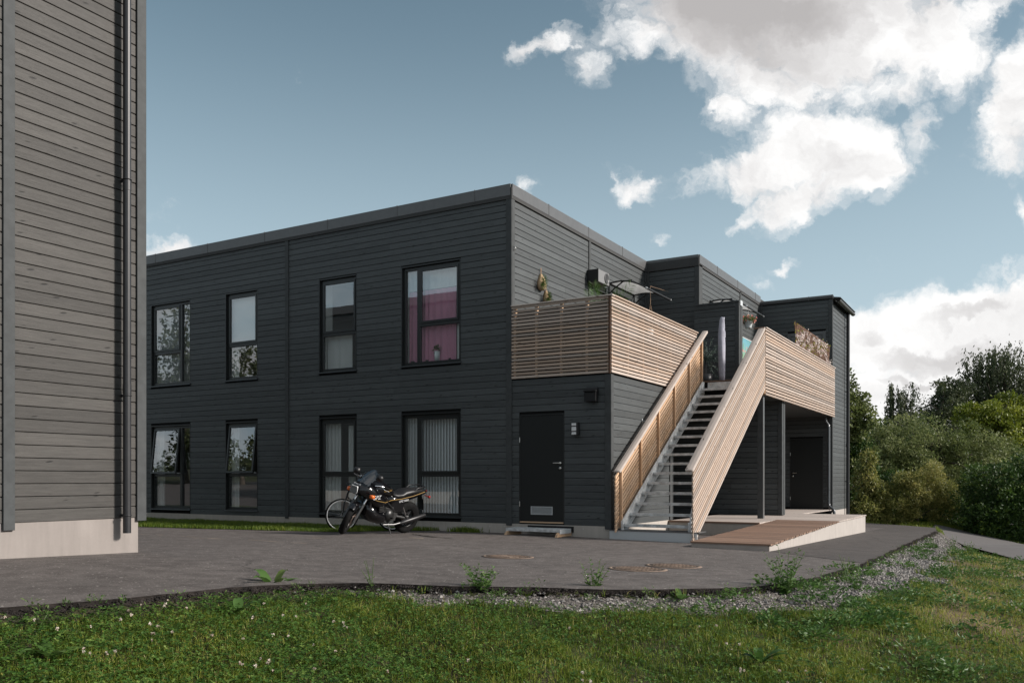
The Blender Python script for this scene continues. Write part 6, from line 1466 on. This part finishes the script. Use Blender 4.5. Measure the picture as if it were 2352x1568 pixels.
# ------------------------------------------------------------------ things on and above the balcony
def pouch(label, y, z, s, seed):
    o = emp('hanging_planter', label, 'planter', (.03, y, z), 'woven hanging planters on the wall')
    prof = [(.0001, -.19), (.07, -.18), (.115, -.12), (.12, -.05), (.09, .04), (.045, .12), (.02, .16)]
    m = MB(); n = 18; vs = []
    for r_, zz in prof:
        for k in range(n):
            a = 2 * math.pi * k / n; vs.append((.035 + max(0, math.cos(a)) * r_ * s * .9 - .03 * (math.cos(a) < 0), y + math.sin(a) * r_ * s * 1.0 , z + zz * s))
    m.add(vs, [(i * n + k, i * n + (k + 1) % n, (i + 1) * n + (k + 1) % n, (i + 1) * n + k) for i in range(len(prof) - 1) for k in range(n)], True); m.obj('basket', M['tan'], o, True)
    MB().tube([(.03, y - .02 * s, z + .14 * s), (.03, y - .012, z + .27 * s), (.03, y, z + .29 * s), (.03, y + .012, z + .27 * s), (.03, y + .02 * s, z + .14 * s)], .006, 5).obj('loop', M['rope'], o, True)
    n = int(900 * s); d = rnd_dirs(n, -.25); d[:, 0] = np.abs(d[:, 0]); c = np.array([.10, y - .085 * s, z - .02 * s]); P_ = c + d * rng.uniform(.02, .13 * s, (n, 1)) * np.array([.8, 1.1, 1.25])
    leaves_obj('greenery', P_, .035, .007, .45 + rng.normal(size=n) * .2, M['tree_green' if seed else 'clover'], o, True, d + np.array([0, 0, -.3]), .3); return o
pouch('upper woven planter with trailing greenery on the lit wall by the corner', 1.20, 5.27, 1.0, 0); pouch('lower smaller woven planter with greenery, just below the other', 1.43, 4.99, .82, 1)
fb = emp('ventilation_box', 'square grey ventilation box with a round grille under the eave of the balcony wall', 'ventilation unit', (.0, 4.0, 5.85))
MB().rbox(.0, .30, 3.52, 4.13, 5.70, 6.00, .008).obj('housing', simple_cache('grey box', (.19, .19, .19), .5), fb, True); MB().rbox(.001, .296, 3.512, 3.518, 5.702, 5.998, .002).obj('side_plate', M['black'], fb, True)
gl_ = MB().lathe([(.12, 0), (.12, .018), (.105, .02), (.10, .006), (.0001, .006)], 28, Matrix.Translation((.30, 3.97, 5.85)) @ Matrix.Rotation(R(90), 4, 'Y'))
for i in range(-4, 5): w_ = math.sqrt(.1 ** 2 - (i * .022) ** 2); gl_.box(.305, .316, 3.97 - w_, 3.97 + w_, 5.85 + i * .022 - .004, 5.85 + i * .022 + .004)
gl_.obj('round_grille', M['fascia'], fb, True)
def canopy(label, x0, y0, y1, z, depth=1.0, fall=.30):
    """clear arched door canopy on black curved brackets"""
    o = emp('door_canopy', label, 'canopy', (x0, (y0 + y1) / 2, z), 'clear door canopies above the balcony')
    def arc(t): return x0 + depth * t, z + .10 * math.sin(t * 2.2) - fall * t ** 1.9
    P_ = [arc(t) for t in np.linspace(0, 1, 11)]
    MB().loft([[(x, y, zz) for x, zz in P_] for y in (y0, (y0 + y1) / 2, y1)], close=False).obj('clear_sheet', M['canopy'], o, True)
    for y in (y0, y1):
        MB().tube([(x, y, zz - .012) for x, zz in P_], .021, 6).obj('arched_arm', M['black'], o, True)
        MB().tube([(x0 + .02, y, z - .26), (x0 + .16, y, z - .14), (x0 + .38, y, z + .00), (x0 + .62, y, z + .01)], .018, 6).obj('brace', M['black'], o, True)
        MB().rbox(x0, x0 + .03, y - .018, y + .018, z - .30, z + .03, .004).obj('wall_plate', M['black'], o, True)
    x, zz = P_[-1]; MB().tube([(x, y0 - .03, zz - .01), (x, y1 + .03, zz - .01)], .027, 10).obj('front_bar', M['pipe'], o, True)
    for y in (y0 - .03, y1 + .03): MB().lathe([(.0001, -.01), (.028, -.01), (.030, .0), (.028, .01), (.0001, .01)], 12, Matrix.Translation((x, y, zz - .01)) @ Matrix.Rotation(R(90), 4, 'X')).obj('end_cap', M['alu'], o, True)
    MB().tube([(x0 + .02, y0, z + .0), (x0 + .02, y1, z + .0)], .014, 6).obj('rear_bar', M['black'], o, True); return o
canopy('clear arched canopy on black brackets above the near balcony door', 0.0, 4.77, 6.38, 5.93); canopy('clear canopy half hidden behind the balcony partition, a flower basket on its front bar', 1.48, 8.2, 9.9, 5.93)
tr_ = emp('rope_hanger', 'brown rope hanger in the dark corner beside the clear canopy', 'rope', (.66, 5.9, 5.3)); m = MB().tube([(.655, 5.9, 5.69), (.655, 5.9, 5.55)], .010, 5)
for dx, dy in ((-.05, 0), (.05, .02), (-.01, -.05)): m.tube([(.655, 5.9, 5.58), (.655 + dx, 5.9 + dy, 5.25), (.655 + dx, 5.9 + dy, 4.9)], .006, 5)
m.obj('rope', M['rope'], tr_, True); MB().lathe([(.0001, 4.72), (.06, 4.72), (.085, 4.92), (.08, 4.92), (.0001, 4.9)], 14, Matrix.Translation((.655, 5.9, 0))).obj('pot', M['potwhite'], tr_, True); MB().tube([(.655, 5.9, 5.69), (.655, 5.9, 6.0), (.655, 7.2, 6.1)], .004, 4).obj('line', M['rope'], tr_, True)
# palm
pl = emp('potted_palm', 'palm with feathery fronds rising over the balcony corner', 'potted palm', (1.2, 1.6, 3.39)); MB().lathe([(.0001, 3.39), (.16, 3.39), (.2, 3.75), (.18, 3.75), (.0001, 3.72)], 18, Matrix.Translation((1.25, 1.5, 0))).obj('pot', M['potwhite'], pl, True)
def frond(o, b, e, bend, n, L, seed):
    b, e = Vector(b), Vector(e); mid = b.lerp(e, .55) + Vector(bend); pts = [b.lerp(mid, t).lerp(mid.lerp(e, t), t) for t in np.linspace(0, 1, 9)]
    m = MB().tube(pts, [.006 - .0005 * i for i in range(9)], 4); P_, D_ = [], []; r = random.Random(seed)
    for i in range(n):
        t = .35 + .65 * i / n; k = t * 8; j = min(7, int(k)); q = pts[j].lerp(pts[j + 1], k - j); T_ = (pts[j + 1] - pts[j]).normalized(); s_ = T_.cross(Vector((1, -.6, .2))).normalized() * (1 if i % 2 else -1); P_.append(q[:]); D_.append((T_ * .9 + s_ * .8 + Vector((0, 0, -.1)))[:])
    m.obj('frond_stem', simple_cache('stem green', (.07, .12, .03)), o, True); leaves_obj('frond', np.array(P_), L * np.array([.6 + .6 * math.sin(3 * i / n) for i in range(n)]), .014, .4 + rng.normal(size=n) * .12, M['weed'], o, True, np.array(D_), .1)
for i, (ex, ey, ez) in enumerate(((1.25, 1.18, 5.10), (1.5, .70, 4.86), (1.7, 2.15, 5.22), (1.55, 1.85, 5.0), (1.0, 1.5, 5.02), (1.35, 1.42, 5.08), (.9, 1.9, 4.95))): frond(pl, (1.25, 1.5, 3.72), (ex, ey, ez), (0, 0, .25), 34, .20, 60 + i)
# folded parasol
um = emp('folded_parasol', 'folded parasol in a pale grey sleeve standing at the top of the stair', 'parasol', (2.55, 5.75, 3.4)); rings = []
for z, r_, dx in ((3.42, .062, .02), (3.6, .072, .01), (3.9, .080, 0), (4.3, .088, -.012), (4.6, .082, -.015), (4.8, .068, .0), (4.93, .056, .005), (4.985, .050, .02), (5.0, .035, .03)):
    rings.append([(2.55 + dx + math.cos(a) * r_ * (1 + .12 * math.sin(3 * a + z * 3)), 5.75 + math.sin(a) * r_ * (1 + .1 * math.sin(2 * a + z * 5)), z + .01 * math.sin(a * 2)) for a in np.linspace(0, 2 * math.pi, 20, endpoint=False)])
MB().loft(rings).obj('sleeve', M['umbrella'], um, True); MB().loft([[(2.60, 5.66, 4.72), (2.63, 5.70, 4.74)], [(2.64, 5.65, 4.60), (2.66, 5.69, 4.62)], [(2.655, 5.66, 4.50), (2.665, 5.68, 4.50)]], close=False).obj('flap', M['umbrella'], um, True)
MB().lathe([(.0001, 3.39), (.2, 3.39), (.2, 3.43), (.03, 3.45), (.0001, 3.45)], 20, Matrix.Translation((2.55, 5.75, 0))).obj('base', M['black'], um, True)
# shrub at the head of the stair
sb = emp('potted_shrub', 'blue-green spiky shrub in the dark corner behind the upper handrail', 'shrub', (2.06, 6.2, 3.39)); n = 2600; st_ = rng.integers(0, 26, n); dd = rnd_dirs(26, .5); tt = rng.random(n) * .62; P_ = np.array([2.02, 6.15, 4.05]) + dd[st_] * tt[:, None] * np.array([.62, .62, 1.05]) + rng.normal(size=(n, 3)) * .012
leaves_obj('needles', P_, .05, .010, .5 + rng.normal(size=n) * .25, M['fir'], sb, True, dd[st_] + rnd_dirs(n) * .8, .3); MB().lathe([(.0001, 3.39), (.14, 3.39), (.17, 3.7), (.15, 3.7), (.0001, 3.68)], 16, Matrix.Translation((2.02, 6.15, 0))).tube([(2.02, 6.15, 3.68), (2.02, 6.15, 4.3)], .012, 5).obj('pot', M['black'], sb, True)
# hanging petunias
hbk = emp('flower_basket', 'white hanging basket full of salmon pink petunias', 'hanging basket', (2.42, 8.6, 5.17)); cx, cy = 2.425, 8.58
MB().lathe([(.0001, 5.17), (.075, 5.17), (.08, 5.19), (.118, 5.33), (.124, 5.335), (.124, 5.352), (.112, 5.352), (.0001, 5.33)], 28, Matrix.Translation((cx, cy, 0))).obj('basket', M['potwhite'], hbk, True)
m = MB()
for a in (0.4, 2.5, 4.6): m.tube([(cx + math.cos(a) * .115, cy + math.sin(a) * .115, 5.35), (cx + .0, cy, 5.56), (cx + .0, cy, 5.68)], .004, 4)
m.tube([(cx, cy, 5.66), (cx + .01, cy, 5.71), (cx - .0, cy + .02, 5.73)], .006, 5); m.obj('hanger', M['white'], hbk, True)
n = 900; d = rnd_dirs(n, .15); d[:, 2] = d[:, 2] * .55 + .05; P_ = np.array([cx, cy, 5.38]) + d * rng.uniform(.05, .21, (n, 1)); leaves_obj('leaves', P_, .04, .02, .5 + rng.normal(size=n) * .2, M['weed'], hbk, True, d, .4)
nf = 62; d = rnd_dirs(nf, .2); d[:, 2] = d[:, 2] * .6; C_ = np.array([cx, cy, 5.385]) + d * rng.uniform(.15, .235, (nf, 1)); D5, P5, T5 = [], [], []
for c_, dd_ in zip(C_, d):
    u, v_ = basis(np.array([dd_])); tn = random.random()
    for k in range(6): a = k * 1.047; P5.append(c_); D5.append(u[0] * math.cos(a) + v_[0] * math.sin(a) + dd_ * .35); T5.append(tn)
leaves_obj('petunias', np.array(P5), .036, .034, np.array(T5), M['petunia'], hbk, True, np.array(D5), .2, stuff=True)
# painting on the wall behind
def painting_mat():
    g = G('painted flowers'); p = g.pos(); x, y, z = g.sep(p); sky = g.mix(z.ss(4.5, 5.4), (.30, .42, .22), (.12, .36, .46)); st_ = g.noise(g.comb(y * 9, z * 2, 0), 2.0, 4, .6)
    c = g.mix(st_.ss(.52, .6), sky, (.12, .22, .10)); fl = g.voro(p, 7.0); c = g.mix(fl.ss(.26, .34, 1, 0) * z.ss(5.2, 5.0), c, (.65, .16, .15)); g.set(col=c, rough=.6); return g.m
pc = emp('painting', 'blue painting of pink flowers leaning by the wall behind the stair rail', 'painting', (1.50, 11.9, 4.4)); MB().rbox(1.505, 1.53, 11.15, 12.75, 4.42, 5.37, .003).obj('canvas', painting_mat(), pc, True)
for a in ((1.503, 1.535, 11.13, 11.15, 4.40, 5.39), (1.503, 1.535, 12.75, 12.77, 4.40, 5.39), (1.503, 1.535, 11.15, 12.75, 5.37, 5.39)): MB().box(*a).obj('frame', M['white'], pc, True)
# expanding willow trellis with white blossom on the far screen
tl = emp('willow_trellis', 'brown willow trellis with white artificial blossom on top of the far balcony screen', 'trellis', (3.74, 10.5, 4.5)); m = MB(); Y0, Y1, Z0, Z1 = 8.02, 12.72, 4.50, 5.14; st_ = .125
for s in (1, -1):
    k = Y0 - (Z1 - Z0) * .5
    while k < Y1 + .3:
        a, b = (k, Z0), (k + (Z1 - Z0) * .42, Z1)
        if s < 0: a, b = (k + (Z1 - Z0) * .42, Z0), (k, Z1)
        if a[0] > Y0 and a[0] < Y1 and b[0] > Y0 and b[0] < Y1: m.tube([(3.77 + s * .008, a[0], a[1]), (3.77 + s * .008, b[0], b[1])], .012, 5)
        k += st_ * .95
m.obj('willow_lattice', simple('willow cane', (.20, .11, .07), .8, var=.4), tl, True)['kind'] = 'stuff'
n = 420; y = rng.uniform(Y0 - .03, Y1 + .05, n); z = rng.uniform(Z0 + .05, Z1, n); f = clump_field(np.stack([y * 0, y, z], 1), 4, 77); k = f > -.2; P_ = np.stack([3.765 + rng.random(n) * .05, y, z], 1)[k]; leaves_obj('leaves', P_, .06, .032, rng.random(len(P_)), M['yellowleaf'], tl, True, None, .3)
nb_ = 46; cc = np.stack([np.full(nb_, 3.815), rng.uniform(Y0 - .02, Y1, nb_), rng.uniform(Z0 + .08, Z1 - .06, nb_)], 1); P_ = np.repeat(cc, 16, 0) + rng.normal(size=(nb_ * 16, 3)) * np.array([.015, .035, .035]); leaves_obj('blossoms', P_, .045, .035, rng.random(len(P_)), M['whitepetal'], tl, True, None, .3)
# chair and table tops are hidden; small grey hook on the corner board
hk = emp('wall_hook', 'small steel hook on the lit side of the building corner', 'hook', (.03, .06, 5.7)); MB().tube([(.024, .06, 5.76), (.06, .06, 5.75), (.075, .06, 5.71), (.05, .06, 5.68), (.024, .06, 5.68)], .008, 6).obj('hook', M['steel'], hk, True)
# paint splash marks and sawdust on the asphalt
def thin(name, label, pts, mat, kind=None):
    m = MB()
    for (x, y, a, L, w) in pts:
        c, s = math.cos(a), math.sin(a); n = 9; vs = []
        for i in range(n):
            t = i / (n - 1) - .5; hw = w * math.sin((t + .5) * math.pi) ** .5 * random.uniform(.5, 1)
            for q in (-1, 1): X_, Y_ = x + c * t * L - s * hw * q, y + s * t * L + c * hw * q; vs.append((X_, Y_, g0(X_, Y_) + .006))
        m.add(vs, [(2 * i, 2 * i + 2, 2 * i + 3, 2 * i + 1) for i in range(n - 1)])
    o = m.obj(name, mat); tag(o, label, 'stain', kind='stuff'); return o
thin('sawdust', 'pale streaks of sawdust on the asphalt by the near building', [(0.0 - i * .55 + random.uniform(-.2, .2), -5.9 + i * .02 + random.uniform(-.12, .12), random.uniform(-.2, .1), random.uniform(.25, .7), .014) for i in range(9)] + [(-.9, -4.6, .1, .3, .02), (.1, -3.3, 0, .35, .03)], simple('sawdust', (.42, .32, .22), .95))
thin('oil_stain', 'dark damp streaks on the asphalt right of the motorcycle', [(-.15, -2.6, -.45, .8, .05), (.35, -2.8, -.3, .5, .03), (-.7, -2.2, -.5, .5, .05)], simple('oil stain', (.022, .019, .018), .35))
